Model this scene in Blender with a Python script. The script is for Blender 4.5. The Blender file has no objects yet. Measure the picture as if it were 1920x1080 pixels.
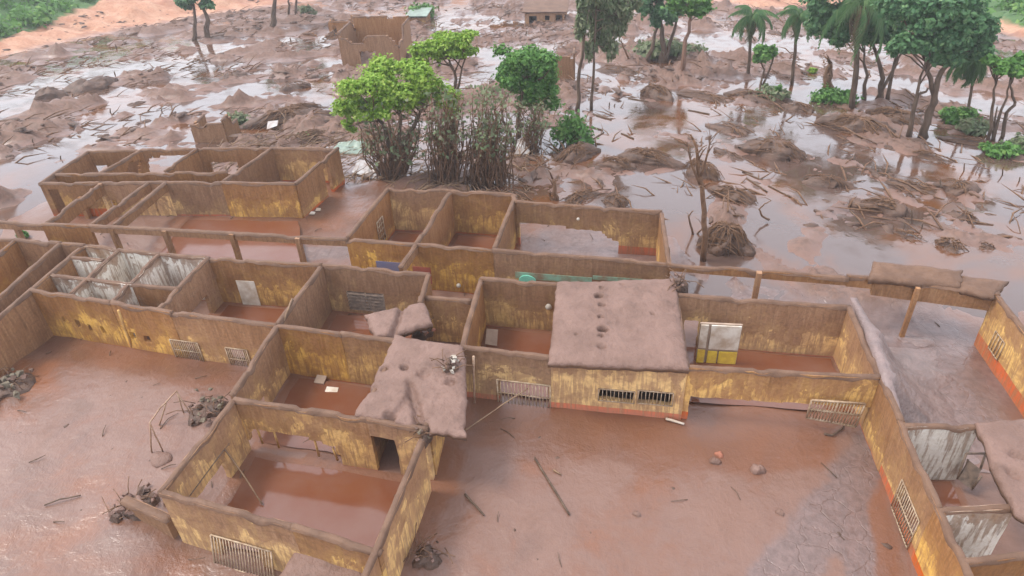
import bpy, bmesh, math, random
import numpy as np
from mathutils import Vector, Matrix

# ------------------------------------------------------------------ camera, sky, sun, exposure
SC = bpy.context.scene
COL = SC.collection
FOC, PITCH, ROLL, YAW = 1.3838, 0.60442, -0.04797, -0.22527
ZT = 2.20                      # height of the wall tops above the mud
CZ = 17.20                     # height of the drone

def _axes():
    cp, sp = math.cos(PITCH), math.sin(PITCH)
    R, U, F = Vector((1, 0, 0)), Vector((0, sp, cp)), Vector((0, cp, -sp))
    c, s = math.cos(ROLL), math.sin(ROLL)
    R, U = c * R + s * U, -s * R + c * U
    cy, sy = math.cos(YAW), math.sin(YAW)
    rot = lambda v: Vector((cy * v.x + sy * v.y, -sy * v.x + cy * v.y, v.z))
    return rot(R), rot(U), rot(F)
AR, AU, AF = _axes()
cam = bpy.data.cameras.new("camera")
camo = bpy.data.objects.new("camera", cam)
COL.objects.link(camo)
M = Matrix((AR, AU, -AF)).transposed().to_4x4()
M.translation = Vector((0, 0, CZ))
camo.matrix_world = M
cam.sensor_width = 36.0
cam.lens = FOC * 18.0
cam.clip_start, cam.clip_end = 0.2, 3000
SC.camera = camo

SUN_EL, SUN_AZ = math.radians(58), math.radians(-95)     # high, veiled by cloud, to the drone's left
w = bpy.data.worlds.new("World"); SC.world = w; w.use_nodes = True
nt = w.node_tree; nt.nodes.clear()
sky = nt.nodes.new("ShaderNodeTexSky"); sky.sky_type = 'NISHITA'; sky.sun_disc = False
sky.sun_elevation, sky.sun_rotation = SUN_EL, SUN_AZ
sky.air_density, sky.dust_density, sky.ozone_density = 1.0, 3.0, 1.0
bg = nt.nodes.new("ShaderNodeBackground"); bg.inputs['Strength'].default_value = 0.15
wo = nt.nodes.new("ShaderNodeOutputWorld")
# an even cloud deck over the clear sky: same brightness all round, faint mottling
tc = nt.nodes.new("ShaderNodeTexCoord"); cn = nt.nodes.new("ShaderNodeTexNoise")
cn.inputs['Scale'].default_value = 2.2; cn.inputs['Detail'].default_value = 4
nt.links.new(tc.outputs['Generated'], cn.inputs['Vector'])
cr = nt.nodes.new("ShaderNodeMix"); cr.data_type = 'RGBA'
cr.inputs[6].default_value = (5.5, 5.6, 6.2, 1); cr.inputs[7].default_value = (8.0, 8.1, 8.7, 1)
nt.links.new(cn.outputs['Fac'], cr.inputs[0])
mx = nt.nodes.new("ShaderNodeMix"); mx.data_type = 'RGBA'; mx.inputs[0].default_value = 0.72
nt.links.new(sky.outputs[0], mx.inputs[6]); nt.links.new(cr.outputs[2], mx.inputs[7])
nt.links.new(mx.outputs[2], bg.inputs[0]); nt.links.new(bg.outputs[0], wo.inputs[0])
sl = bpy.data.lights.new("sun", 'SUN'); sl.energy = 1.4; sl.angle = math.radians(15); sl.color = (1.0, 0.95, 0.88)
so = bpy.data.objects.new("sun", sl); COL.objects.link(so)
sd = Vector((math.sin(SUN_AZ) * math.cos(SUN_EL), math.cos(SUN_AZ) * math.cos(SUN_EL), math.sin(SUN_EL)))
so.rotation_euler = sd.to_track_quat('Z', 'Y').to_euler()
so.location = (-60, 0, 60)
SC.view_settings.view_transform = 'Standard'; SC.view_settings.look = 'None'
SC.view_settings.gamma = 1.0; SC.view_settings.use_curve_mapping = False
SC.view_settings.exposure = 1.1
SC.cycles.max_bounces = 6; SC.cycles.diffuse_bounces = 3; SC.cycles.glossy_bounces = 3
SC.cycles.use_denoising = True

# ------------------------------------------------------------------ numeric helpers
RNG = random.Random(7)

def ray(x, y):
    v = AF * FOC + AR * ((x - 960) / 960) + AU * (-(y - 540) / 960)
    return v.normalized()

def P(x, y, z=ZT):
    """Point of the place at height z that the photograph shows at (x, y)."""
    d = ray(x, y); t = (z - CZ) / d.z
    return Vector((d.x * t, d.y * t, z))

def _h(i, j, s):
    n = (i * 374761393 + j * 668265263 + s * 1442695041) & 0xFFFFFFFF
    n = ((n ^ (n >> 13)) * 1274126177) & 0xFFFFFFFF
    return ((n ^ (n >> 16)) & 0xFFFF) / 65535.0

def vnoise(x, y, s=0):
    x = np.asarray(x, float); y = np.asarray(y, float)
    xi = np.floor(x).astype(np.int64); yi = np.floor(y).astype(np.int64)
    fx = x - xi; fy = y - yi
    fx = fx * fx * (3 - 2 * fx); fy = fy * fy * (3 - 2 * fy)
    a = _h(xi, yi, s); b = _h(xi + 1, yi, s); c = _h(xi, yi + 1, s); d = _h(xi + 1, yi + 1, s)
    return (a + (b - a) * fx) * (1 - fy) + (c + (d - c) * fx) * fy

def fbm(x, y, s=0, o=4, g=0.5):
    v = 0; a = 1; t = 0
    for k in range(o):
        v = v + a * vnoise(x * 2 ** k + 17.3 * k, y * 2 ** k - 9.1 * k, s + k); t += a; a *= g
    return v / t

def sstep(a, b, x):
    t = np.clip((np.asarray(x, float) - a) / (b - a), 0, 1)
    return t * t * (3 - 2 * t)

# ------------------------------------------------------------------ terrain
Y0, SLOPE = 35.0, 0.10
def base0(x, y):
    d = np.asarray(y, float) - Y0
    x = np.asarray(x, float); yy = np.asarray(y, float)
    k = lambda v: 1 / (1 + np.exp(-np.clip(v, -30, 30)))
    up = .32 * k((-12.6 - x) * 4) * k((17.2 - yy) * 3) + .40 * k((-15.5 - x) * 1.5) * k((yy - 25.5) * 2) * k((37 - yy) * .8) + .12 * k((17.8 - yy) * 4) * k((x - 13) * 2)
    return up - SLOPE * (np.sqrt(d * d + 36.0) + d) * 0.5

def hit0(x, y):
    d = ray(x, y); lo, hi = 5.0, 600.0
    for _ in range(60):
        m = (lo + hi) / 2
        if CZ + d.z * m > float(base0(d.x * m, d.y * m)): lo = m
        else: hi = m
    return d.x * lo, d.y * lo

# foot of the red bank round the flooded plain: distance as a function of bearing
_foot = [(-420, 230), (-250, 165), (0, 108), (150, 74), (300, 46), (460, 20), (650, -6), (1000, -38), (1300, -6), (1420, 18), (1560, 14), (1700, 24), (1880, 66), (2000, 98), (2200, 160), (2400, 235)]
_fp = [hit0(*q) for q in _foot]
_th = np.array([math.atan2(a, b) for a, b in _fp]); _rr = np.array([math.hypot(a, b) for a, b in _fp])
_o = np.argsort(_th); _th = _th[_o]; _rr = _rr[_o]
def bankd(x, y):
    x = np.asarray(x, float); y = np.asarray(y, float)
    return np.hypot(x, y) - np.interp(np.arctan2(x, y), _th, _rr)
def base(x, y):
    d = bankd(x, y)
    k = np.maximum(d, 0)
    return base0(x, y) + 10.0 * np.tanh((0.15 * k + 0.22 * np.maximum(k - 14, 0)) / 10.0) + SLOPE * np.maximum(k - 40, 0)

def G(x, y, dz=0.0):
    """Point of the ground shown at (x, y)."""
    d = ray(x, y); lo, hi = 5.0, 400.0
    t = lo
    while t < hi:
        if CZ + d.z * t < float(base(d.x * t, d.y * t)): break
        t += 0.6
    lo, hi = t - 0.6, t
    for _ in range(20):
        m = (lo + hi) / 2
        if CZ + d.z * m > float(base(d.x * m, d.y * m)): lo = m
        else: hi = m
    return Vector((d.x * lo, d.y * lo, CZ + d.z * lo + dz))

def pxm(p):
    """Photograph pixels per metre, across the view, at point p."""
    return 960 * FOC / max(1.0, (p - Vector((0, 0, CZ))).dot(AF))

# where the hillside turns green above the bank: distance past the foot, by bearing
_gp = []
for _x, _y in ((-300, 150), (-120, 108), (0, 74), (100, 38), (190, 4)):
    _q = G(_x, _y); _gp.append((math.atan2(_q.x, _q.y), float(bankd(_q.x, _q.y))))
_gp += [(_gp[-1][0] + .08, 40.0), (_gp[-1][0] + .2, 80.0)]
for _x, _y in ((1780, 12), (1850, 34), (1920, 56), (2050, 96), (2250, 170)):
    _q = G(_x, _y); _gp.append((math.atan2(_q.x, _q.y), float(bankd(_q.x, _q.y))))
_i = len(_gp) - 5; _gp.insert(_i, (_gp[_i][0] - .06, 30.0)); _gp.insert(_i, (_gp[_i][0] - .12, 80.0))
_gt = np.array([q[0] for q in _gp]); _gd = np.maximum(3.0, np.array([q[1] for q in _gp]))
def greend(x, y):
    return bankd(x, y) - np.interp(np.arctan2(x, y), _gt, _gd)

# ------------------------------------------------------------------ mesh helpers
class MB:
    def __init__(self):
        self.v = []; self.f = []; self.m = []; self.uv = None
    def add(self, vs, fs, mi=0):
        o = len(self.v)
        self.v.extend([tuple(q) for q in vs])
        self.f.extend([tuple(i + o for i in f) for f in fs]); self.m.extend([mi] * len(fs))
        return self
    def box(self, c, sx, sy, sz, rot=None, mi=0, taper=1.0):
        vs = []
        for z in (-.5, .5):
            k = taper if z > 0 else 1.0
            for x, y in ((-.5, -.5), (.5, -.5), (.5, .5), (-.5, .5)):
                q = Vector((x * sx * k, y * sy * k, z * sz))
                if rot is not None: q = rot @ q
                vs.append(Vector(c) + q)
        return self.add(vs, [(3, 2, 1, 0), (4, 5, 6, 7), (0, 1, 5, 4), (1, 2, 6, 5), (2, 3, 7, 6), (3, 0, 4, 7)], mi)
    def bar(self, a, b, w, h=None, mi=0):
        """rectangular bar from a to b"""
        a = Vector(a); b = Vector(b); h = h or w
        return self.tube([a, b], [w * .7, w * .7], 4, mi, flat=h / w)
    def tube(self, pts, rad, n=6, mi=0, flat=1.0, cap=True):
        pts = [Vector(q) for q in pts]
        vs = []; fs = []; N = len(pts); prev = None
        for i, q in enumerate(pts):
            t = (pts[min(i + 1, N - 1)] - pts[max(i - 1, 0)])
            if t.length < 1e-7: t = Vector((0, 0, 1))
            t.normalize()
            if prev is None:
                up = Vector((0, 0, 1)) if abs(t.z) < .9 else Vector((1, 0, 0))
                a = t.cross(up).normalized()
            else:
                a = (prev - t * prev.dot(t))
                a = a.normalized() if a.length > 1e-6 else t.orthogonal().normalized()
            prev = a; b = t.cross(a)
            r = rad[i] if hasattr(rad, '__len__') else rad
            for k in range(n):
                an = 2 * math.pi * (k + .5) / n
                vs.append(q + a * (math.cos(an) * r) + b * (math.sin(an) * r * flat))
        for i in range(N - 1):
            for k in range(n):
                k2 = (k + 1) % n
                fs.append((i * n + k, i * n + k2, (i + 1) * n + k2, (i + 1) * n + k))
        if cap:
            fs.append(tuple(range(n - 1, -1, -1))); fs.append(tuple((N - 1) * n + k for k in range(n)))
        return self.add(vs, fs, mi)
    def lump(self, c, rx, ry, rz, seed=0, n=10, m=6, rough=.3, rotz=0.0, mi=0):
        """uneven half-buried lump standing on c"""
        vs = []; fs = []
        cz, s_ = math.cos(rotz), math.sin(rotz)
        r = random.Random(seed); ph = [r.uniform(0, 6.28) for _ in range(6)]
        for j in range(m + 1):
            t = j / m
            for i in range(n):
                a = 2 * math.pi * i / n
                k = 1 + rough * (.45 * math.sin(2 * a + ph[0]) * t + .35 * math.sin(3 * a + ph[1] + 2 * t) + .25 * math.sin(5 * a + ph[2] + 4 * t)) + r.uniform(-.1, .1) * rough
                x = math.sin(t * math.pi / 2) * rx * k * math.cos(a); y = math.sin(t * math.pi / 2) * ry * k * math.sin(a)
                z = rz * (math.cos(t * math.pi / 2) ** .8 * (1 + rough * .35 * math.sin(3 * a + ph[3] + 3 * t) * math.sin(t * 3)) ) - (.12 if j == m else 0)
                vs.append((c[0] + x * cz - y * s_, c[1] + x * s_ + y * cz, c[2] + z))
        for j in range(m):
            for i in range(n):
                i2 = (i + 1) % n
                fs.append((j * n + i, (j + 1) * n + i, (j + 1) * n + i2, j * n + i2))
        return self.add(vs, fs, mi)
    def mesh(self, name, smooth=True, mats=()):
        me = bpy.data.meshes.new(name)
        me.from_pydata(self.v, [], self.f)
        for q in mats: me.materials.append(q)
        if len(mats) > 1: me.polygons.foreach_set('material_index', self.m)
        if smooth: me.polygons.foreach_set('use_smooth', [True] * len(me.polygons))
        if self.uv is not None:
            l = me.uv_layers.new(name='UVMap')
            li = np.empty(len(me.loops), dtype=np.int64); me.loops.foreach_get('vertex_index', li)
            l.data.foreach_set('uv', np.asarray(self.uv, float)[li].ravel())
        me.update()
        return me
    def build(self, name, mat, parent=None, smooth=True):
        mats = mat if isinstance(mat, (list, tuple)) else [mat]
        return obj(name, self.mesh(name, smooth, mats), parent)

def obj(name, me, parent=None):
    o = bpy.data.objects.new(name, me); COL.objects.link(o)
    if parent is not None: o.parent = parent
    return o

def tag(o, label, cat, group=None, kind=None):
    o['label'] = label
    if cat: o['category'] = cat
    if group: o['group'] = group
    if kind: o['kind'] = kind
    return o

def empty(name, loc=(0, 0, 0), rz=0.0):
    """An Empty at a thing's base; its parts are built in world place and then hung under it."""
    o = bpy.data.objects.new(name, None); COL.objects.link(o)
    o.location = loc; o.rotation_euler = (0, 0, rz); o.empty_display_size = .3
    return o

def hang(child, root):
    """parent with the child's world place kept"""
    child.parent = root
    child.matrix_parent_inverse = Matrix.LocRotScale(root.location, root.rotation_euler, root.scale).inverted()
    return child

# ------------------------------------------------------------------ materials
def mat(name):
    m = bpy.data.materials.new(name); m.use_nodes = True
    t = m.node_tree; b = t.nodes['Principled BSDF']
    return m, t, b
class NT:
    def __init__(s, t): s.t = t
    def n(s, kind, **kw):
        q = s.t.nodes.new(kind)
        for k, v in kw.items():
            if k in ('operation', 'blend_type', 'data_type', 'noise_dimensions', 'attribute_type', 'attribute_name', 'interpolation_type', 'uv_map', 'feature', 'clamp_result', 'normalize', 'invert'): setattr(q, k, v)
            else: q.inputs[k].default_value = v
        return q
    def l(s, a, b): s.t.links.new(a, b)
    def math(s, op, a, b=None, c=None):
        q = s.t.nodes.new('ShaderNodeMath'); q.operation = op
        for i, v in enumerate((a, b, c)):
            if v is None: continue
            if isinstance(v, (int, float)): q.inputs[i].default_value = v
            else: s.l(v, q.inputs[i])
        return q.outputs[0]
    def mix(s, f, a, b, bt='MIX'):
        q = s.t.nodes.new('ShaderNodeMix'); q.data_type = 'RGBA'; q.blend_type = bt
        for i, v in ((0, f), (6, a), (7, b)):
            if isinstance(v, (int, float)): q.inputs[i].default_value = v
            elif isinstance(v, tuple): q.inputs[i].default_value = (*v, 1)
            else: s.l(v, q.inputs[i])
        return q.outputs[2]
    def noise(s, vec, scale, detail=4, rough=.55, dist=0.0):
        q = s.t.nodes.new('ShaderNodeTexNoise')
        q.inputs['Scale'].default_value = scale; q.inputs['Detail'].default_value = detail
        q.inputs['Roughness'].default_value = rough; q.inputs['Distortion'].default_value = dist
        if vec is not None: s.l(vec, q.inputs['Vector'])
        return q.outputs['Fac']
    def smooth(s, v, a, b, lo=0.0, hi=1.0):
        q = s.t.nodes.new('ShaderNodeMapRange'); q.interpolation_type = 'SMOOTHSTEP'
        s.l(v, q.inputs[0])
        for i, k in ((1, a), (2, b), (3, lo), (4, hi)): 
            if isinstance(k, (int, float)): q.inputs[i].default_value = k
            else: s.l(k, q.inputs[i])
        return q.outputs[0]
    def scalev(s, vec, x, y, z, lx=0, ly=0, lz=0):
        q = s.t.nodes.new('ShaderNodeMapping'); q.inputs['Scale'].default_value = (x, y, z); q.inputs['Location'].default_value = (lx, ly, lz)
        s.l(vec, q.inputs[0]); return q.outputs[0]
    def bump(s, h, strength, dist, b):
        q = s.t.nodes.new('ShaderNodeBump'); q.inputs['Strength'].default_value = strength; q.inputs['Distance'].default_value = dist
        s.l(h, q.inputs['Height']); s.l(q.outputs[0], b.inputs['Normal']); s.l(q.outputs[0], b.inputs['Coat Normal']); return q

def mat_simple(name, c1, c2, scale=3.0, rough=.8, bump=.3, spec=.3, stretch=(1, 1, 1), objco=False, bd=.03):
    m, t, b = mat(name); N = NT(t)
    if objco:
        co = t.nodes.new('ShaderNodeTexCoord').outputs['Object']
    else:
        co = t.nodes.new('ShaderNodeNewGeometry').outputs['Position']
    co = N.scalev(co, *stretch)
    n1 = N.noise(co, scale, 5, .6); f = N.smooth(n1, .3, .7)
    N.l(N.mix(f, c1, c2), b.inputs['Base Color'])
    b.inputs['Roughness'].default_value = rough; b.inputs['Specular IOR Level'].default_value = spec
    if bump: N.bump(N.noise(co, scale * 3, 4, .6), bump, bd, b)
    return m

MUD_A, MUD_B, MUD_C = (.165, .087, .060), (.115, .056, .034), (.165, .058, .020)    # dried silt, wet brown silt, orange clay
def make_ground_mat():
    m, t, b = mat("mud_ground"); N = NT(t)
    geo = t.nodes.new('ShaderNodeNewGeometry'); co = geo.outputs['Position']
    big = N.noise(co, .11, 4, .6, .6); mid = N.noise(co, .55, 5, .6, .4); fine = N.noise(co, 4.0, 5, .65)
    at = N.n('ShaderNodeAttribute', attribute_name='relief'); rl = at.outputs['Fac']
    bk = N.n('ShaderNodeAttribute', attribute_name='bank').outputs['Fac']
    cl = N.n('ShaderNodeAttribute', attribute_name='clay').outputs['Fac']
    c = N.mix(N.smooth(mid, .38, .62), MUD_A, (.145, .074, .049))
    c = N.mix(N.smooth(big, .52, .66), c, MUD_B)
    cf = N.math('MULTIPLY', N.smooth(N.math('ADD', N.math('MULTIPLY', mid, .5), N.math('MULTIPLY', big, .5)), .48, .66), cl)
    c = N.mix(cf, c, MUD_C)
    sl_ = N.n('ShaderNodeAttribute', attribute_name='silt').outputs['Fac']; rm_ = N.n('ShaderNodeAttribute', attribute_name='room').outputs['Fac']
    c = N.mix(N.smooth(N.math('ADD', rm_, N.math('MULTIPLY', N.math('SUBTRACT', mid, .5), 1.1)), .35, .75, 0, .85), c, N.mix(N.smooth(big, .4, .6), (.155, .058, .024), (.115, .05, .028)))
    c = N.mix(N.smooth(N.math('ADD', sl_, N.math('MULTIPLY', N.math('SUBTRACT', mid, .5), 1.6)), .40, .85, 0, .75), c, N.mix(N.smooth(fine, .35, .65), (.155, .105, .094), (.10, .07, .063)))
    c = N.mix(N.smooth(rl, .04, .26), c, N.mix(N.smooth(fine, .4, .6), (.115, .064, .043), (.16, .088, .06)))            # raised debris clods: dark soil, straw and roots
    c = N.mix(N.smooth(fine, .55, .8, 0, .35), c, (.10, .056, .041))
    grit = N.noise(co, 15.0, 3, .7); c = N.mix(N.smooth(grit, .60, .72, 0, .45), c, (.07, .038, .026))
    c = N.mix(N.smooth(N.noise(co, .33, 6, .7, .8), .54, .68, 0, .5), c, (.105, .052, .034))
    bn = N.math('ADD', bk, N.math('MULTIPLY', N.math('SUBTRACT', mid, .5), 5.0)); gn = N.math('ADD', N.n('ShaderNodeAttribute', attribute_name='green').outputs['Fac'], N.math('MULTIPLY', N.math('SUBTRACT', mid, .5), 3.0))
    red = N.mix(N.smooth(mid, .3, .7), (.36, .175, .105), (.44, .26, .17))
    red = N.mix(N.smooth(fine, .45, .7, 0, .7), red, (.25, .12, .075))
    red = N.mix(N.smooth(big, .5, .7), red, (.27, .12, .075))
    c = N.mix(N.smooth(bn, -1.5, 2.0), c, red)
    grn = N.mix(N.smooth(fine, .3, .7), (.04, .10, .03), (.08, .14, .045))
    c = N.mix(N.smooth(gn, -.8, .8), c, grn)
    N.l(c, b.inputs['Base Color'])
    wet = N.smooth(N.math('ADD', N.math('MULTIPLY', big, .6), N.math('MULTIPLY', mid, .4)), .40, .60)
    r = N.math('ADD', N.math('MULTIPLY', wet, -.30), .62)
    r = N.math('MAXIMUM', r, N.smooth(bk, -1, 2, 0, .95))
    r = N.math('MAXIMUM', r, N.smooth(rl, .12, .35, 0, .75))
    N.l(r, b.inputs['Roughness'])
    b.inputs['Specular IOR Level'].default_value = .5
    vo = t.nodes.new('ShaderNodeTexVoronoi'); vo.feature = 'DISTANCE_TO_EDGE'; vo.inputs['Scale'].default_value = 1.3; vo.inputs['Randomness'].default_value = 1
    wv_ = t.nodes.new('ShaderNodeVectorMath'); wv_.operation = 'ADD'; nz_ = t.nodes.new('ShaderNodeTexNoise'); nz_.inputs['Scale'].default_value = 1.1; nz_.inputs['Detail'].default_value = 4
    N.l(co, nz_.inputs['Vector']); N.l(co, wv_.inputs[0]); N.l(nz_.outputs['Color'], wv_.inputs[1]); N.l(wv_.outputs[0], vo.inputs['Vector'])
    crk = N.math('MULTIPLY', N.smooth(vo.outputs['Distance'], .0, .035, 1, 0), N.smooth(N.math('ADD', N.math('MULTIPLY', mid, .8), N.math('MULTIPLY', sl_, .3)), .56, .72))
    rip = N.noise(N.scalev(co, 1, .35, 1), 5.0, 4, .6, 1.2)
    bh = N.math('ADD', N.math('ADD', N.math('MULTIPLY', fine, .4), N.math('MULTIPLY', rip, .2)), N.noise(co, 1.1, 6, .6, .5))
    bh = N.math('SUBTRACT', bh, N.math('MULTIPLY', crk, .2))
    N.bump(bh, .55, .11, b)
    N.l(N.math('ADD', N.math('MULTIPLY', N.smooth(mid, .35, .65), .16), .07), b.inputs['Coat Roughness']); b.inputs['Coat IOR'].default_value = 1.45
    N.l(N.math('MULTIPLY', N.math('MULTIPLY', N.math('ADD', N.math('MULTIPLY', wet, .5), .15), N.smooth(bk, -2, 1, 1, 0)), N.smooth(rl, .10, .3, 1, .15)), b.inputs['Coat Weight'])
    return m

def make_water_mat():
    m, t, b = mat("silty_water"); N = NT(t)
    co = t.nodes.new('ShaderNodeNewGeometry').outputs['Position']
    n1 = N.noise(co, .16, 4, .6, .5); n2 = N.noise(co, .8, 4, .6)
    c = N.mix(N.smooth(n1, .45, .62), (.085, .052, .04), (.125, .05, .02))
    N.l(c, b.inputs['Base Color'])
    N.l(N.math('ADD', N.math('MULTIPLY', N.smooth(n2, .4, .65), .16), .05), b.inputs['Roughness'])
    b.inputs['IOR'].default_value = 1.7; b.inputs['Specular IOR Level'].default_value = .6
    N.bump(N.noise(co, 2.2, 3, .5, .3), .12, .05, b)
    return m

def make_wall_mat():
    """Ochre painted plaster under a coat of run-down mud. Object colour: r mud depth from the top, g whitewash, b height of the red dado."""
    m, t, b = mat("muddy_plaster"); N = NT(t)
    uv = t.nodes.new('ShaderNodeUVMap').outputs[0]
    oi = t.nodes.new('ShaderNodeObjectInfo')
    sp = t.nodes.new('ShaderNodeSeparateColor'); N.l(oi.outputs['Color'], sp.inputs[0])
    sx = t.nodes.new('ShaderNodeSeparateXYZ'); N.l(uv, sx.inputs[0])
    dn = N.math('MULTIPLY', sx.outputs[1], -1.0)                       # metres below the wall top
    st = N.noise(N.scalev(uv, 1.7, .30, 1), 2.4, 5, .68, .5)           # runs
    st2 = N.noise(N.scalev(uv, 3.4, .30, 1, 5, 3), 2.6, 4, .62, .3)
    bl = N.noise(uv, .62, 5, .66, .5)                                   # patches
    fi = N.noise(uv, 9.0, 4, .65)
    lim = N.math('ADD', N.math('MULTIPLY', sp.outputs[0], 3.3), N.math('MULTIPLY', N.math('SUBTRACT', st, .5), 1.5))
    lim = N.math('ADD', lim, N.math('MULTIPLY', N.math('SUBTRACT', bl, .5), 4.2))
    d = N.math('SUBTRACT', lim, dn)
    mud = N.smooth(d, -.045, .045)
    spots = N.smooth(N.math('ADD', st2, N.math('MULTIPLY', bl, .5)), .70, .84)
    mud = N.math('MAXIMUM', mud, N.math('MULTIPLY', spots, .9))
    yel = N.mix(N.smooth(fi, .35, .7), (.64, .42, .16), (.54, .33, .115))
    yel = N.mix(N.smooth(bl, .55, .75), yel, (.44, .20, .06))
    film = N.smooth(N.noise(uv, 1.6, 5, .65, .6), .38, .62, .02, .85)
    yel = N.mix(film, yel, (.34, .188, .082))
    wht = N.mix(N.smooth(fi, .3, .7), (.80, .77, .70), (.68, .62, .52))
    pa = N.mix(sp.outputs[1], yel, wht)
    zz = N.math('SUBTRACT', ZT, dn)
    dado = N.smooth(N.math('SUBTRACT', sp.outputs[2], zz), -.01, .02)
    pa = N.mix(dado, pa, (.46, .115, .045))
    mc = N.mix(N.smooth(st, .35, .65), (.21, .104, .047), (.275, .146, .073))
    mc = N.mix(N.smooth(st2, .48, .72, 0, .65), mc, (.35, .205, .105))
    mc = N.mix(N.smooth(N.noise(N.scalev(uv, 2.2, .25, 1, 9, 1), 3.0, 4, .65, .4), .55, .75, 0, .7), mc, (.12, .06, .03))
    mc = N.mix(N.smooth(fi, .4, .75, 0, .6), mc, (.125, .066, .034))
    thin = N.smooth(d, .0, .9)
    mc = N.mix(N.math('MULTIPLY', N.math('SUBTRACT', 1.0, thin), .28), mc, pa)
    low = N.smooth(N.math('ADD', zz, N.math('MULTIPLY', N.math('SUBTRACT', bl, .5), .8)), .0, .22, .85, 0)
    pa = N.mix(N.math('MULTIPLY', low, .5), pa, (.30, .135, .08))      # silt splashed along the foot
    c = N.mix(mud, pa, mc)
    hv = t.nodes.new('ShaderNodeHueSaturation'); N.l(N.math('ADD', N.math('MULTIPLY', oi.outputs['Random'], .36), .86), hv.inputs['Value']); N.l(N.math('ADD', N.math('MULTIPLY', N.math('FRACT', N.math('MULTIPLY', oi.outputs['Random'], 7.3)), .22), .93), hv.inputs['Saturation']); N.l(c, hv.inputs['Color']); c = hv.outputs[0]
    N.l(c, b.inputs['Base Color'])
    N.l(N.math('ADD', N.math('MULTIPLY', mud, -.12), .74), b.inputs['Roughness'])
    b.inputs['Specular IOR Level'].default_value = .35
    N.bump(N.math('ADD', N.math('MULTIPLY', mud, .6), N.math('ADD', fi, N.math('MULTIPLY', st, .7))), .5, .03, b)
    return m

def make_crust_mat():
    m, t, b = mat("mud_crust"); N = NT(t)
    co = t.nodes.new('ShaderNodeNewGeometry').outputs['Position']
    a = N.noise(co, .9, 5, .6); f = N.noise(co, 6.0, 5, .65)
    c = N.mix(N.smooth(a, .35, .65), (.185, .108, .081), (.145, .081, .058))
    c = N.mix(N.smooth(f, .5, .75, 0, .5), c, (.14, .08, .058))
    c = N.mix(N.smooth(N.noise(co, 1.8, 6, .7, .6), .55, .70, 0, .6), c, (.105, .058, .04))
    c = N.mix(N.smooth(N.noise(co, 14, 3, .7), .60, .72, 0, .5), c, (.075, .042, .03))
    N.l(c, b.inputs['Base Color']); b.inputs['Roughness'].default_value = .62; b.inputs['Specular IOR Level'].default_value = .45
    N.bump(N.math('ADD', N.math('MULTIPLY', f, 1.2), N.noise(co, 2.0, 5, .65, .4)), .75, .07, b)
    return m

def make_leaf_mat(name, c1, c2, c3=None):
    m, t, b = mat(name); N = NT(t)
    co = t.nodes.new('ShaderNodeNewGeometry')
    n1 = N.noise(co.outputs['Position'], .9, 3, .5); rnd = co.outputs['Random Per Island']
    c = N.mix(N.smooth(N.math('ADD', N.math('MULTIPLY', n1, .6), N.math('MULTIPLY', rnd, .4)), .3, .7), c1, c2)
    if c3: c = N.mix(N.smooth(rnd, .88, .95), c, c3)
    N.l(c, b.inputs['Base Color']); b.inputs['Roughness'].default_value = .55; b.inputs['Specular IOR Level'].default_value = .25
    tr = t.nodes.new('ShaderNodeBsdfTranslucent'); N.l(c, tr.inputs[0])
    mx = t.nodes.new('ShaderNodeMixShader'); mx.inputs[0].default_value = .35
    N.l(b.outputs[0], mx.inputs[1]); N.l(tr.outputs[0], mx.inputs[2]); N.l(mx.outputs[0], t.nodes['Material Output'].inputs[0])
    return m

def make_cap_mat():
    m, t, b = mat("wall_top_mud"); N = NT(t)
    co = t.nodes.new('ShaderNodeNewGeometry').outputs['Position']
    a = N.noise(co, 1.3, 5, .6); f = N.noise(co, 7.0, 5, .65)
    c = N.mix(N.smooth(a, .35, .65), (.15, .083, .05), (.105, .056, .033))
    c = N.mix(N.smooth(f, .5, .75, 0, .5), c, (.08, .043, .026))
    N.l(c, b.inputs['Base Color']); b.inputs['Roughness'].default_value = .7; b.inputs['Specular IOR Level'].default_value = .35
    N.bump(N.math('ADD', f, N.noise(co, 2.5, 4, .6)), .6, .04, b)
    return m
MT = {}
MT['cap'] = make_cap_mat()
MT['ground'] = make_ground_mat(); MT['water'] = make_water_mat(); MT['wall'] = make_wall_mat(); MT['crust'] = make_crust_mat()
MT['clod'] = mat_simple('dark_clods', (.115, .064, .041), (.058, .032, .021), 2.5, .6, .9, .4, bd=.06)
MT['pool'] = mat_simple('red_clay_water', (.14, .045, .018), (.16, .072, .046), .45, .10, .15, .6, bd=.02)
MT['runoff'] = mat_simple('grey_runoff', (.27, .205, .19), (.33, .23, .205), .9, .16, .5, .6, bd=.04)
MT['root'] = mat_simple('muddy_roots', (.185, .105, .06), (.10, .053, .03), 5, .8, .5, .25)
MT['bark'] = mat_simple('muddy_bark', (.14, .095, .065), (.075, .05, .035), 4, .85, .6, .2, (1, 1, .3))
MT['trunk_low'] = mat_simple('mud_coated_trunk', (.22, .125, .085), (.14, .078, .053), 3, .8, .5, .3, (1, 1, .4))
MT['wood'] = mat_simple('weathered_timber', (.26, .17, .10), (.15, .09, .055), 4, .75, .4, .3)
MT['pole'] = mat_simple('ochre_painted_timber', (.50, .31, .10), (.35, .19, .08), 6, .65, .3, .3)
MT['rust'] = mat_simple('rusty_steel', (.27, .15, .09), (.36, .25, .17), 7, .6, .3, .4)
MT['iron'] = mat_simple('pale_painted_iron', (.44, .34, .23), (.27, .17, .10), 8, .55, .2, .4)
MT['dark'] = mat_simple('dark_louvre_metal', (.085, .06, .045), (.19, .13, .09), 6, .6, .3, .4)
MT['white'] = mat_simple('soiled_white', (.66, .62, .54), (.42, .33, .24), 2.2, .6, .15, .4)
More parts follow.
